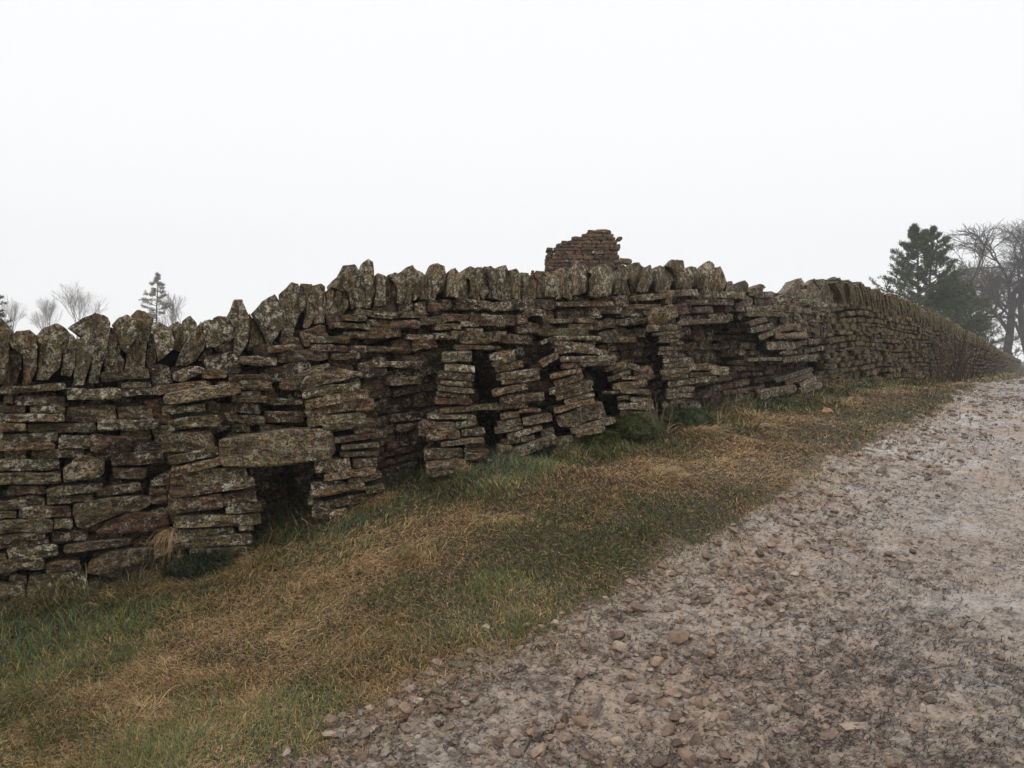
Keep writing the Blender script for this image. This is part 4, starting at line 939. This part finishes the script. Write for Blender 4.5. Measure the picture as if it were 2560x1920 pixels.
def moss(px, py, out, rx, rz, label, cols):
    u, O, T, Nn = frame_at(px, out); z0 = -(py - HY) / F * O[1]; O[2] = z0
    N = 5200; a = rng.uniform(0, 2 * math.pi, N); h = rng.uniform(-.35, 1, N); r = np.sqrt(1 - np.clip(h, 0, 1) ** 2)
    nz = 1 + .25 * np.sin(a * 3 + px); dirs = np.stack([r * np.cos(a) * nz, r * np.sin(a) * nz, h], 1)
    bmp = lambda dd: 1 + .30 * vnoise(dd * 1.7 + px)[:, None] + .14 * vnoise(dd * 4.5 + px)[:, None]
    dirs = dirs * bmp(dirs)
    P = O + dirs[:, :1] * T * rx + dirs[:, 1:2] * Nn * rx * .8 + dirs[:, 2:] * np.array([0, 0, rz])
    root = thing('moss_clump', label, 'moss', tuple(float(v) for v in O), 'moss clumps at the wall foot')
    g = 24; th = np.linspace(0, 2 * math.pi, g, endpoint=False); V = [np.array([O + np.array([0, 0, rz * .93])])]
    rings = np.linspace(.95, -.4, 9)
    for hh in rings:
        rr = math.sqrt(max(1 - max(hh, 0) ** 2, 0)) * .93; s_ = 1 + .25 * np.sin(th * 3 + px)
        dd = np.stack([rr * np.cos(th) * s_, rr * np.sin(th) * s_, np.full(g, hh)], 1); dd = dd * bmp(dd)
        V.append(O + dd[:, :1] * T * rx + dd[:, 1:2] * Nn * rx * .8 + dd[:, 2:] * np.array([0, 0, rz * .93]))
    q_, t_ = topo(g, len(rings)); V.append(np.array([O - np.array([0, 0, rz * .4])]))
    V = np.concatenate(V)
    me = mesh('mound', V, q_, t_, dict(col=('FLOAT_COLOR', np.tile(np.array(cols[0]) * .6, (len(V), 1)))), M_GRASS); child('mound', me, root)
    cc = np.array([cols[k] for k in rng.integers(0, len(cols), N)]) * rng.uniform(.6, 1.4, N)[:, None]
    dr = dirs[:, :1] * T + dirs[:, 1:2] * Nn
    p = blades(P[:, 0], P[:, 1], P[:, 2], rng.uniform(.02, .075, N), np.arctan2(dr[:, 1], dr[:, 0]) + rng.normal(0, .8, N), rng.uniform(.5, 1.25, N), rng.uniform(.0035, .007, N), cc, 3)
    child('moss_fronds', blade_mesh('moss_fronds', [p], M_GRASS), root)
MG = (np.array([.045, .060, .014]), np.array([.10, .10, .018]), np.array([.03, .04, .015]))
moss(520, 1425, .34, .20, .13, 'dark moss mound under the foot of the tallest stack', (MG[0] * .6, MG[2], MG[2] * .7))
moss(1585, 1078, .34, .28, .15, 'yellow green moss mound between two stacks left of the dry weeds', MG)
moss(1712, 1058, .36, .30, .15, 'rounded dark green moss mound below the narrow slate stack', (MG[0], MG[2], MG[0] * .7))
moss(1500, 1100, .30, .15, .08, 'small flat moss pad at the foot of the splayed stack', MG)
moss(1940, 1020, .30, .28, .10, 'long low moss pad under the collapsed stack', (MG[0], MG[2], MG[1] * .6))

# ------------------------------------------------------------------ tubes for stems and trees
def tubes(segs, sides=3):
    """segs: list of (p0,p1,r0,r1)"""
    A = np.array([s[0] for s in segs], float); B = np.array([s[1] for s in segs], float); r0 = np.array([s[2] for s in segs]); r1 = np.array([s[3] for s in segs])
    d = B - A; d /= np.linalg.norm(d, axis=1)[:, None] + 1e-9
    ref = np.where(np.abs(d[:, 2:3]) > .9, np.array([[1., 0, 0]]), np.array([[0, 0, 1.]]))
    u = np.cross(d, ref); u /= np.linalg.norm(u, axis=1)[:, None]; v = np.cross(d, u)
    V = []
    for e, r in ((A, r0), (B, r1)):
        for k in range(sides):
            th = 2 * math.pi * k / sides; V.append(e + (u * math.cos(th) + v * math.sin(th)) * r[:, None])
    V = np.stack(V, 1); n = len(segs); i = np.arange(sides); j = (i + 1) % sides
    q = np.stack([i, j, sides + j, sides + i], 1); Q = (q[None] + (np.arange(n) * 2 * sides)[:, None, None]).reshape(-1, 4)
    return V.reshape(-1, 3), Q
def tube_mesh(name, segs, col, mat, sides=3, var=.2):
    V, Q = tubes(segs, sides); c = np.repeat(np.array(col)[None] * rng.uniform(1 - var, 1 + var, len(segs))[:, None], 2 * sides, 0)
    return mesh(name, V, Q, attrs=dict(col=('FLOAT_COLOR', c)), mat=mat)
def curve_stem(p, d, L, r, steps, wob, up=0.0, rend=.3):
    segs = []; p = np.array(p, float); d = np.array(d, float); d /= np.linalg.norm(d)
    for k in range(steps):
        d = d + rng.normal(0, wob, 3) + np.array([0, 0, up]); d /= np.linalg.norm(d)
        q = p + d * L / steps; a = 1 - (1 - rend) * k / steps; b_ = 1 - (1 - rend) * (k + 1) / steps
        segs.append((p, q, r * a, r * b_)); p = q
    return segs, p, d

# dry weeds beside the wall
u, O, T, Nn = frame_at(1640, .42); O[2] = -(1108 - HY) / F * O[1]
segs = []
for k in range(46):
    p = O + T * rng.normal(0, .09) + Nn * rng.normal(0, .06); s_, pe, de = curve_stem(p, (rng.normal(0, .22), rng.normal(0, .22), 1), rng.uniform(.2, .6), .004, 6, .13)
    segs += s_
    if k % 2: s2, _, _ = curve_stem(s_[2][1], (rng.normal(0, .8), rng.normal(0, .8), .6), rng.uniform(.08, .25), .0028, 3, .2); segs += s2
link('dry_weeds', tube_mesh('dry_weeds', segs, (.17, .13, .08), M_BARK), None, 'tangle of dry buff weed stems standing between two moss mounds', 'weeds')
segs = []; u, O, T, Nn = frame_at(1850, .35); O[2] = -(1030 - HY) / F * O[1]
for k in range(34):
    p = O + T * rng.normal(0, .35) + Nn * rng.normal(0, .06); s_, pe, de = curve_stem(p, (rng.normal(0, .3), rng.normal(0, .3), 1), rng.uniform(.1, .36), .004, 5, .15); segs += s_
link('dry_weeds', tube_mesh('dry_weeds', segs, (.11, .10, .05), M_BARK), None, 'sparse olive weed stalks at the wall foot right of the moss mounds', 'weeds')
# red-brown bare shrub by the far wall
u, O, T, Nn = frame_at(2395, .5); O[2] = float(zbase(u)); segs = []
root = thing('bare_shrub', 'leafless red brown twiggy shrub growing against the mossy far wall', 'shrub', tuple(float(v) for v in O))
for k in range(48):
    p = O + T * rng.uniform(-2.6, 2.4) + Nn * rng.normal(0, .16); s_, pe, de = curve_stem(p, (rng.normal(0, .25), rng.normal(0, .25), 1), rng.uniform(.5, 1.6), .016, 6, .12); segs += s_
    for m_ in (2, 3, 4):
        s2, _, _ = curve_stem(s_[m_][1], (rng.normal(0, .7), rng.normal(0, .7), .9), rng.uniform(.2, .5), .007, 3, .15); segs += s2
child('stems', tube_mesh('stems', segs, (.05, .030, .020), M_BARK), root)
# tuft of straw hanging from a gap in the wall
u, O, T, Nn = frame_at(428, .16); O[2] = -(1325 - HY) / F * O[1]
n = 90; P = O + rng.normal(0, .012, (n, 1)) * T + rng.uniform(-.02, .03, (n, 1)) * Nn; P[:, 2] += rng.normal(0, .012, n)
p = blades(P[:, 0], P[:, 1], P[:, 2], rng.uniform(.14, .30, n), np.arctan2(Nn[1], Nn[0]) + rng.normal(0, .9, n), rng.uniform(1.35, 1.9, n), rng.uniform(.003, .005, n), np.tile(STRAW * .8, (n, 1)) * rng.uniform(.6, 1.2, (n, 1)), 5)
link('straw_tuft', blade_mesh('straw_tuft', [p], M_GRASS), None, 'tuft of dead straw hanging out of the wall left of the tallest stack', 'straw')

# ------------------------------------------------------------------ gravel, debris, loose stones, twigs on the track
def pebbles(X, Y, Zs, R, col, n1=7, elong=.4, flat=.55, sink=.3):
    n = len(X)
    # low ellipsoid with random facets: icosphere-like rings
    th = np.linspace(0, 2 * math.pi, n1, endpoint=False)
    base = [np.array([[0, 0, 1.]])]
    for h_, r_ in ((.78, .62), (.2, 1.0), (-.6, .8)): base.append(np.stack([r_ * np.cos(th + h_), r_ * np.sin(th + h_), np.full(n1, h_)], 1))
    base.append(np.array([[0, 0, -1.]])); B = np.concatenate(base); q_, t_ = topo(n1, 3)
    V = B[None] * (1 + rng.uniform(-.26, .22, (n, len(B), 1)))
    V = V * np.stack([1 + rng.uniform(0, elong, n), 1 - rng.uniform(0, elong * .7, n), rng.uniform(flat * .5, flat * 1.3, n)], 1)[:, None]
    a = rng.uniform(0, 2 * math.pi, n); tl = rng.normal(0, .3, n); ca, sa = np.cos(a)[:, None], np.sin(a)[:, None]
    x = V[..., 0] * ca - V[..., 1] * sa; y = V[..., 0] * sa + V[..., 1] * ca; z = V[..., 2] + x * tl[:, None]
    V = np.stack([x, y, z], 2) * R[:, None, None]
    V += np.stack([X, Y, Zs + R * (flat * .5 - sink)], 1)[:, None]
    nb = len(B); Q_ = (q_[None] + (np.arange(n) * nb)[:, None, None]).reshape(-1, 4); T_ = (t_[None] + (np.arange(n) * nb)[:, None, None]).reshape(-1, 3)
    return V.reshape(-1, 3), Q_, T_, np.repeat(col, nb, 0)
PC = np.array([[.29, .21, .155], [.25, .17, .12], [.34, .27, .21], [.16, .11, .08], [.29, .24, .195]])
X, Y = scatter(110000, 2.2, 40, -.6, 1.1, 1.0)
bd = bordern(X, Y); band = np.exp(-((border(X, Y) - np.maximum(.95 - .28 * (Y - 3), .3) - .12 * n2(X, Y, .8, 50)) / (.34 + .02 * Y)) ** 2) + .75 * np.exp(-((border(X, Y) - .08) / .16) ** 2) * (Y < 4.6) + .028
band *= np.clip(.6 + .9 * fbm2(X, Y, 1.7, 51, 2), .05, 1.4)
keep = (bd > -.04) & (rng.uniform(0, 1, len(X)) < band); X, Y = X[keep], Y[keep]; n = len(X); print('pebbles', n)
R = np.clip(np.exp(rng.normal(math.log(.0082), .62, n)), .004, .036) * np.clip(Y / 5, 1, 3)
v, q, t, c = pebbles(X, Y, ground_z(X, Y), R, PC[rng.integers(0, 5, n)] * rng.uniform(.55, 1.2, n)[:, None], 7, .3, .62, .26)
link('gravel', mesh('gravel', v, q, t, dict(col=('FLOAT_COLOR', c)), M_PEB, smooth=False), None, 'loose pinkish brown gravel spread along the middle of the track', None, None, 'stuff')
X, Y = scatter(300000, 2.2, 45, -.6, 1.1, .8); bd = bordern(X, Y)
dens = np.clip(.38 + .8 * fbm2(X, Y, 2.3, 61, 3) + .3 * n2(X, Y, 9, 62), .03, 1) * np.clip(.55 + border(X, Y) * .3, .5, 1)
keep = (bd > -.03) & (rng.uniform(0, 1, len(X)) < dens); X, Y = X[keep], Y[keep]; n = len(X); print('debris', n)
dc = np.array([[.022, .015, .011], [.040, .027, .019], [.10, .075, .05], [.03, .03, .018]])[rng.choice(4, n, p=[.5, .27, .13, .10])] * rng.uniform(.6, 1.3, n)[:, None]
p = blades(X, Y, ground_z(X, Y) + .003, rng.uniform(.012, .058, n) * np.clip(Y / 6, 1, 4), rng.choice([0, math.pi], n) + rng.normal(.1, .75, n), rng.uniform(.80, 1.0, n), rng.uniform(.002, .0065, n) * np.clip(Y / 5, 1, 6), dc, 3)
link('debris', blade_mesh('debris', [p], M_DEBRIS), None, 'dark shredded twigs and stalks trodden into the mud of the track', None, None, 'stuff')

def on_ground(px, py):
    d = np.array([(px - CX) / F, 1, -(py - HY) / F]); ts = np.exp(np.linspace(math.log(2.2), math.log(60), 3000))
    gz = ground_z(d[0] * ts, ts); i = int(np.argmax(gz > d[2] * ts)); return d[0] * ts[i], ts[i], float(gz[i])
LOOSE = [ # px, py, width px, height/width, colour, label
 (825, 1840, 56, .35, 'pale', 'flat pale slab fragment at the lower left edge of the track'),
 (1215, 1570, 30, .4, 'pale', None), (1045, 1755, 40, .35, 'pale', 'pale flat stone with dark cracks at the grass edge'),
 (1010, 1800, 34, .7, 'dark', 'dark angular stone in the shallow left rut'), (1095, 1815, 28, .8, 'dark', None),
 (1182, 1742, 38, .5, 'brown', 'elongated brown stone pointing down the track near the grass edge'),
 (1550, 1622, 46, .6, 'pale', 'pale chunky stone in mid track with a dark hollow on its right'),
 (1640, 1655, 42, .5, 'ochre', 'buff stone with a cracked face in the middle of the gravel'),
 (1695, 1602, 50, .55, 'brown', 'brown jagged stone with a dark wet recess'),
 (1450, 1812, 48, .6, 'ochre', 'large rounded sandy stone in the near cluster of cobbles'),
 (1410, 1805, 30, .9, 'dark', 'dark upright stone touching the large rounded sandy stone'),
 (1398, 1822, 28, .7, 'brown', None), (1465, 1790, 22, .9, 'ochre', None), (1325, 1835, 32, .5, 'ochre', None),
 (1615, 1822, 42, .7, 'brown', 'blocky two toned stone standing alone low in the track'),
 (1720, 1898, 50, .5, 'brown', 'large tilted brown slab stone at the bottom edge of the track'),
 (1545, 1855, 36, .6, 'pale', 'round pale cobble between the blocky stone and the near cluster'),
 (1850, 1485, 44, .5, 'pink', 'large smooth pinkish stone at the head of the gravel line'),
 (1875, 1500, 26, .5, 'brown', 'small oval brown stone tucked under the large pinkish stone'),
 (1922, 1508, 32, .6, 'dark', 'dark cube shaped stone right of the large pinkish stone'),
 (1885, 1480, 30, .6, 'brown', None), (1858, 1518, 32, .45, 'brown', None),
 (1780, 1640, 32, .7, 'ochre', 'ochre cobble with a dark base right of the gravel line'),
 (1750, 1765, 30, .8, 'brown', 'reddish brown cobble above the bare clay patch'),
 (1700, 1700, 40, .5, 'pink', None), (1680, 1735, 40, .35, 'pink', None), (1575, 1690, 36, .3, 'pale', None),
 (1985, 1435, 30, .4, 'pale', 'pale flat cobble right of the dark puddle hollow'), (1955, 1415, 36, .5, 'ochre', None), (2000, 1300, 40, .5, 'grey', 'grey slab standing proud far up the gravel line'),
 (1960, 1250, 34, .4, 'brown', None), (1320, 1560, 26, .3, 'pale', None), (1385, 1558, 30, .35, 'pale', None), (1925, 1365, 30, .4, 'pink', None), (1460, 1580, 24, .6, 'brown', None),
 (2130, 1815, 70, .12, 'pale', 'broad pale flat stone bedded level in the mud on the right'),
]
PCOL = {'pale': (.42, .33, .25), 'dark': (.12, .078, .055), 'brown': (.26, .175, .12), 'ochre': (.32, .22, .145), 'pink': (.32, .215, .16), 'grey': (.34, .28, .23)}
def rock_mesh(name, X, Y, Z, wid, asp, col):
    ns, nrg = 20, 11; th = np.linspace(0, 2 * math.pi, ns, endpoint=False); V = [np.array([[0, 0, 1.]])]
    for k in range(nrg):
        ph = math.pi * (k + 1) / (nrg + 1); V.append(np.stack([math.sin(ph) * np.cos(th), math.sin(ph) * np.sin(th), np.full(ns, math.cos(ph))], 1))
    V.append(np.array([[0, 0, -1.]])); V = np.concatenate(V)
    V = np.sign(V) * np.abs(V) ** .8
    for _ in range(16):
        nrm = rng.normal(0, 1, 3); nrm /= np.linalg.norm(nrm); dd = rng.uniform(.45, .85); ex = np.maximum(V @ nrm - dd, 0); V = V - ex[:, None] * nrm
    V = V * (1 + .06 * vnoise(V * 2.2 + rng.uniform(0, 50, 3))[:, None] + .03 * vnoise(V * 6 + 9)[:, None])
    a = rng.uniform(0, 6.28); S = np.array([wid * .5, wid * .5 * rng.uniform(.6, .9), wid * asp * .62]); V = V * S
    a = rng.uniform(-.5, .5); V = np.stack([V[:, 0] * math.cos(a) - V[:, 1] * math.sin(a), V[:, 0] * math.sin(a) + V[:, 1] * math.cos(a), V[:, 2] + V[:, 0] * rng.uniform(-.2, .2)], 1)
    q_, t_ = topo(ns, nrg); V += np.array([X, Y, Z + S[2] * .34])
    return mesh(name, V, q_, t_, dict(col=('FLOAT_COLOR', np.tile(col, (len(V), 1)))), M_PEB, True, 20)
for px, py, wpx, asp, col_, lab in ((2066, 1036, 34, .3, (.40, .20, .10), 'orange flat stone fallen on the grass near the start of the far wall'), (1915, 1075, 26, .5, (.24, .19, .12), 'small grey fallen stone in the grass below the collapsed stack'),
        (1790, 1082, 34, .4, (.2, .11, .08), 'dark red slate lying in the straw right of the dry weed stems')):
    X, Y, Z = on_ground(px, py)
    link('fallen_stone', rock_mesh('fallen_stone', X, Y, Z + .03, wpx / F * Y * 1.3, asp, np.array(col_)), None, lab, 'stone')
for px, py, wpx, asp, cn, lab in LOOSE:
    X, Y, Z = on_ground(px, py + 2)
    me = rock_mesh('loose_stone', X, Y, Z, wpx / F * Y * 1.15, asp, np.array(PCOL[cn]))
    if lab: link('loose_stone', me, None, lab, 'stone', 'loose stones on the track')
    else: link('loose_stone', me, None, 'small brownish fist-sized stone lying loose on the muddy track', 'stone', 'small loose stones on the track')

TW = [((1420, 1750), (1460, 1670), 'dark curved twig left of centre on the track'), ((1440, 1720), (1500, 1680), 'forked dark twig beside the curved twig'), ((1545, 1560), (1580, 1522), 'thin curved twig on the pale mud in mid track'),
      ((1305, 1875), (1395, 1800), 'long dark twig lying beside the near cluster of cobbles'), ((1765, 1690), (1905, 1695), 'long straight twig lying across the track right of the gravel'), ((1800, 1687), (1875, 1670), 'thick dark twig lying above the long straight one'),
      ((1325, 1625), (1395, 1607), 'dark twig near the grass edge in front of the pale stones'), ((1480, 1478), (1522, 1470), 'short arched dark twig at the very edge of the grass'), ((1695, 1815), (1715, 1770), 'black crooked twig beside the bare clay patch'),
      ((1930, 1555), (1900, 1590), 'bent dark twig below the dark cube shaped stone'), ((2400, 1570), (2465, 1550), 'curved dark twig far out on the right of the track'), ((2005, 1690), (2055, 1672), 'black stick fragment lying right of the long twig')]
for (x0, y0), (x1, y1), lab in TW:
    a = np.array(on_ground(x0, y0)); b_ = np.array(on_ground(x1, y1)); L_ = np.linalg.norm(b_ - a); segs = []; off = rng.normal(0, .08) * L_
    pts = []
    for k in range(9):
        t = k / 8; p = a + (b_ - a) * t; p[0] += off * math.sin(t * math.pi) + rng.normal(0, .004); p[1] += rng.normal(0, .008); p[2] = float(ground_z(p[0], p[1])) + .010; pts.append(p)
    for k in range(8): segs.append((pts[k], pts[k + 1], .0036 * (1 - k / 14), .0036 * (1 - (k + 1) / 14)))
    if 'forked' in lab: segs.append((pts[4], pts[4] + np.array([.09, .02, .01]), .003, .0015))
    link('twig', tube_mesh('twig', segs, (.035, .024, .018), M_DEBRIS, 5, .05), None, lab, 'twig', 'twigs lying on the track')

# ------------------------------------------------------------------ trees
def place(px, Yd): return np.array([(px - CX) / F * Yd, Yd, float(ground_smooth(np.array([(px - CX) / F * Yd]), np.array([Yd]))[0])])
def bare_tree(px, Yd, ytop, label, spreadpx, r0, col, levels=5, seed=1, lean=(0, 0), group=None, trunkfrac=.3, nb=4, fine=1.0, ang=.55, first=None, upb=.015):
    global rng
    keep_rng = rng; rng = np.random.default_rng(seed)
    B = place(px, Yd); Ht = -(ytop - HY) / F * Yd - B[2]; Wd = spreadpx / F * Yd
    root = thing('bare_tree', label, 'tree', tuple(float(v) for v in B), group)
    trunk = []; br = []
    def grow(p, d, L, r, lv):
        s_, pe, de = curve_stem(p, d, L, r, 4 if lv > 1 else 3, .10 + .02 * (levels - lv), upb * .5, .62)
        (trunk if lv >= levels - 0 else br).extend(s_)
        if lv <= 0: return
        k = nb + (1 if lv == levels else 0)
        for i in range(k):
            st = s_[min(len(s_) - 1, max(0, int(len(s_) * (.35 + .65 * i / k))))]
            base = st[1] if i else pe
            a = ang * rng.uniform(.5, 1.35) * (1 if i else .35); az = rng.uniform(0, 2 * math.pi)
            ref = np.cross(de, [0, 0, 1.]) if abs(de[2]) < .95 else np.array([1., 0, 0]); ref /= np.linalg.norm(ref); o2 = np.cross(de, ref)
            nd_ = de * math.cos(a) + (ref * math.cos(az) + o2 * math.sin(az)) * math.sin(a) + np.array([0, 0, upb])
            grow(base, nd_, L * rng.uniform(.60, .82) * (1 if lv < levels else (1 - trunkfrac) * .9), max(st[3] * (.72 if i else .9), .004 * Yd / 60 * fine), lv - 1)
    if first is None: grow(B - np.array([0, 0, .3]), (lean[0], lean[1], 1), Ht * trunkfrac, r0, levels)
    # scale to the wanted height and width
    allp = np.array([s[1] for s in trunk + br]); zt = np.percentile(allp[:, 2], 99.4) - B[2]; w95 = np.percentile(np.abs(allp[:, 0] - B[0]), 96) * 2
    sx, sz = Wd / w95, Ht / zt
    def scl(s): 
        f = lambda p: B + (p - B) * np.array([sx, sx, sz])
        return (f(s[0]), f(s[1]), s[2], s[3])
    trunk = [scl(s) for s in trunk]; br = [scl(s) for s in br]
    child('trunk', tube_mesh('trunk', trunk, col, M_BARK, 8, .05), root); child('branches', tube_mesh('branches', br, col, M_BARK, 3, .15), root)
    rng = keep_rng
    print('tree', label[:30], len(br))
# right hand side
bare_tree(2520, 105, 545, 'large leafless tree with a wide spreading crown at the right edge', 360, .62, (.050, .040, .032), 6, 4, trunkfrac=.30, nb=5, ang=.72, fine=1.7, group='bare trees beyond the wall')
bare_tree(2440, 95, 590, 'slimmer leafless tree standing between the pine and the large spreading tree', 150, .26, (.075, .055, .045), 5, 9, trunkfrac=.3, nb=4, ang=.55, fine=1.9, group='bare trees beyond the wall')
bare_tree(2470, 110, 690, 'reddish brown leafless sapling in front of the large spreading tree', 170, .16, (.13, .062, .045), 5, 12, trunkfrac=.22, nb=4, ang=.5, fine=1.9, group='bare trees beyond the wall')
bare_tree(2545, 105, 790, 'low pinkish leafless bush under the large spreading tree', 170, .1, (.15, .072, .055), 5, 15, trunkfrac=.15, nb=4, ang=.7, group='bare trees beyond the wall')
bare_tree(2575, 110, 560, 'leafless tree cut off by the right edge of the photo', 260, .6, (.065, .058, .05), 5, 19, trunkfrac=.3, nb=4, ang=.5, group='bare trees beyond the wall')
# left hand side
GL = 'faint birches far behind the left end of the wall'  # bark colours lightened, so part of the haze fading is painted in
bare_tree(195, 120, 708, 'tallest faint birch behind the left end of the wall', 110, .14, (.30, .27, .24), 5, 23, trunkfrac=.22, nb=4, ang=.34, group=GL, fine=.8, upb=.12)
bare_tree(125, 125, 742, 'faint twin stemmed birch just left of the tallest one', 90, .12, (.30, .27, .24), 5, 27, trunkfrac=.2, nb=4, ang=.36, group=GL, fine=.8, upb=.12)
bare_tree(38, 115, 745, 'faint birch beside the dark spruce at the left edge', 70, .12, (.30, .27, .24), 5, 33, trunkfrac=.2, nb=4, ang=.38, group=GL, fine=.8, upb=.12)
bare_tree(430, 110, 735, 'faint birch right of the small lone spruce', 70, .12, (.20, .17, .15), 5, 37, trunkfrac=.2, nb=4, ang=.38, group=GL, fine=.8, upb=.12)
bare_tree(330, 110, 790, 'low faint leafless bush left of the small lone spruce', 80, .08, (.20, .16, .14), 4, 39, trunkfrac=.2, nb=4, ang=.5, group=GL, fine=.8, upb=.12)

def conifer(px, Yd, ytop, widthpx, label, seed, col, kind='spruce', dens=1.0, stems=((0, 1.0),)):
    global rng
    keep_rng = rng; rng = np.random.default_rng(seed)
    B = place(px, Yd); Ht = -(ytop - HY) / F * Yd - B[2]; Wd = widthpx / F * Yd / 2
    root = thing('pine_tree' if kind == 'pine' else 'spruce_tree', label, 'tree', tuple(float(v) for v in B))
    tr = []; tipsP = []; tipsD = []
    for ox, hf in stems:
        h = Ht * hf; top = B + np.array([ox * Wd * .5, 0, h]); p = B + np.array([ox * Wd * .15, 0, -.3]); K = 12
        axis = [p + (top - p) * k / K + np.array([math.sin(k * .7) * .02 * Wd, 0, 0]) for k in range(K + 1)]
        for k in range(K): tr.append((axis[k], axis[k + 1], .022 * h * (1 - k / K) * .6 + .03, .022 * h * (1 - (k + 1) / K) * .6 + .03))
        nb_ = int((66 if kind == 'pine' else 90) * dens)
        for i in range(nb_):
            t = (i + rng.uniform(0, 1)) / nb_; t = .12 + .87 * t
            a = rng.uniform(0, 2 * math.pi); c_ = p + (top - p) * t
            R_ = Wd * (1 - t) ** (.75 if kind == 'pine' else .95) * rng.uniform(.4, 1.15) * (1 if len(stems) == 1 else .95) + .02 * Wd
            up = ((.42 - .35 * (1 - t)) if kind == 'pine' else -.10) + rng.normal(0, .12)
            d = np.array([math.cos(a), math.sin(a), up])
            s_, pe, de = curve_stem(c_, d, R_, .018 * R_ + .012, 5, .07, .06 if kind == 'pine' else .05, .25); tr += s_
            for seg in s_[1:]:
                for m_ in range(3 if kind == 'pine' else 4):
                    dd = de * .7 + rng.normal(0, .5, 3) * np.array([1, 1, .45]) + np.array([0, 0, .12 if kind == 'pine' else 0]); dd /= np.linalg.norm(dd)
                    e = seg[1] + dd * R_ * rng.uniform(.1, .28); tr.append((seg[1], e, .012 * R_ + .004, .006)); 
                    for w_ in (.6, 1.0): tipsP.append(seg[1] + (e - seg[1]) * w_); tipsD.append(dd)
            tipsP.append(pe); tipsD.append(de)
        for k in range(8): tipsP.append(top - np.array([0, 0, k * .06 * Wd])); tipsD.append(np.array([0, 0, 1.]))
    P = np.array(tipsP); D = np.array(tipsD); m_ = 15 if kind == 'pine' else 9; n = len(P) * m_
    P = np.repeat(P, m_, 0) + rng.normal(0, .013 * Wd, (n, 3)); D = np.repeat(D, m_, 0) * .8 + rng.normal(0, .6, (n, 3)) + np.array([0, 0, .25]); D /= np.linalg.norm(D, axis=1)[:, None]
    Ln = rng.uniform(.5, 1.2, n) * (.040 * Wd if kind == 'pine' else .045 * Wd); wn = Ln * (.16 if kind == 'pine' else .13)
    sd_ = np.cross(D, rng.normal(0, 1, (n, 3))); sd_ /= np.linalg.norm(sd_, axis=1)[:, None]
    A0 = P - sd_ * wn[:, None]; A1 = P + sd_ * wn[:, None]; A2 = P + D * Ln[:, None]
    V = np.stack([A0, A1, A2], 1).reshape(-1, 3); T_ = np.arange(n * 3).reshape(-1, 3)
    cc = np.repeat(np.array(col)[None] * rng.uniform(.6, 1.45, n)[:, None], 3, 0)
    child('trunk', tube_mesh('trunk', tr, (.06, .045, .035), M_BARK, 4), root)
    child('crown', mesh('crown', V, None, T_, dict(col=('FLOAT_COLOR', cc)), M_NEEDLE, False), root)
    print('conifer', n); rng = keep_rng
conifer(2318, 62, 566, 320, 'dark two-topped pine standing behind the far wall', 3, (.062, .080, .032), 'pine', 1.25, ((-.35, 1.0), (.15, .99), (.75, .62)))
conifer(2440, 90, 800, 240, 'low dark green pine partly hidden by reddish saplings', 6, (.07, .09, .045), 'pine', .7)
conifer(393, 100, 682, 215, 'small lone spruce with a thin spire behind the left coping', 8, (.30, .27, .22), 'spruce', .6)  # needle colour paled to paint in the faintness of misty distance
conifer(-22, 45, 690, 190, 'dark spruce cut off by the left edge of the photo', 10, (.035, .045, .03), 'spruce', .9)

# ------------------------------------------------------------------ mist
bm_v = []
x0, x1, y0, y1, z0, z1 = -190, 220, -30, 205, -4.0, 34
Vh = np.array([[x, y, z] for z in (z0, z1) for x, y in ((x0, y0), (x1, y0), (x1, y1), (x0, y1))], float)
Qh = np.array([[3, 2, 1, 0], [4, 5, 6, 7], [0, 1, 5, 4], [1, 2, 6, 5], [2, 3, 7, 6], [3, 0, 4, 7]])
m = bpy.data.materials.new('mist'); m.use_nodes = True; n = m.node_tree.nodes; l = m.node_tree.links
n.remove(n['Principled BSDF']); pv = n.new('ShaderNodeVolumePrincipled'); pv.inputs['Color'].default_value = (.96, .97, 1, 1); pv.inputs['Density'].default_value = .0013
l.new(pv.outputs[0], n['Material Output'].inputs['Volume'])
link('haze', mesh('haze', Vh, Qh, mat=m, smooth=False), None, 'thin pale winter mist over the whole scene', None, None, 'stuff')
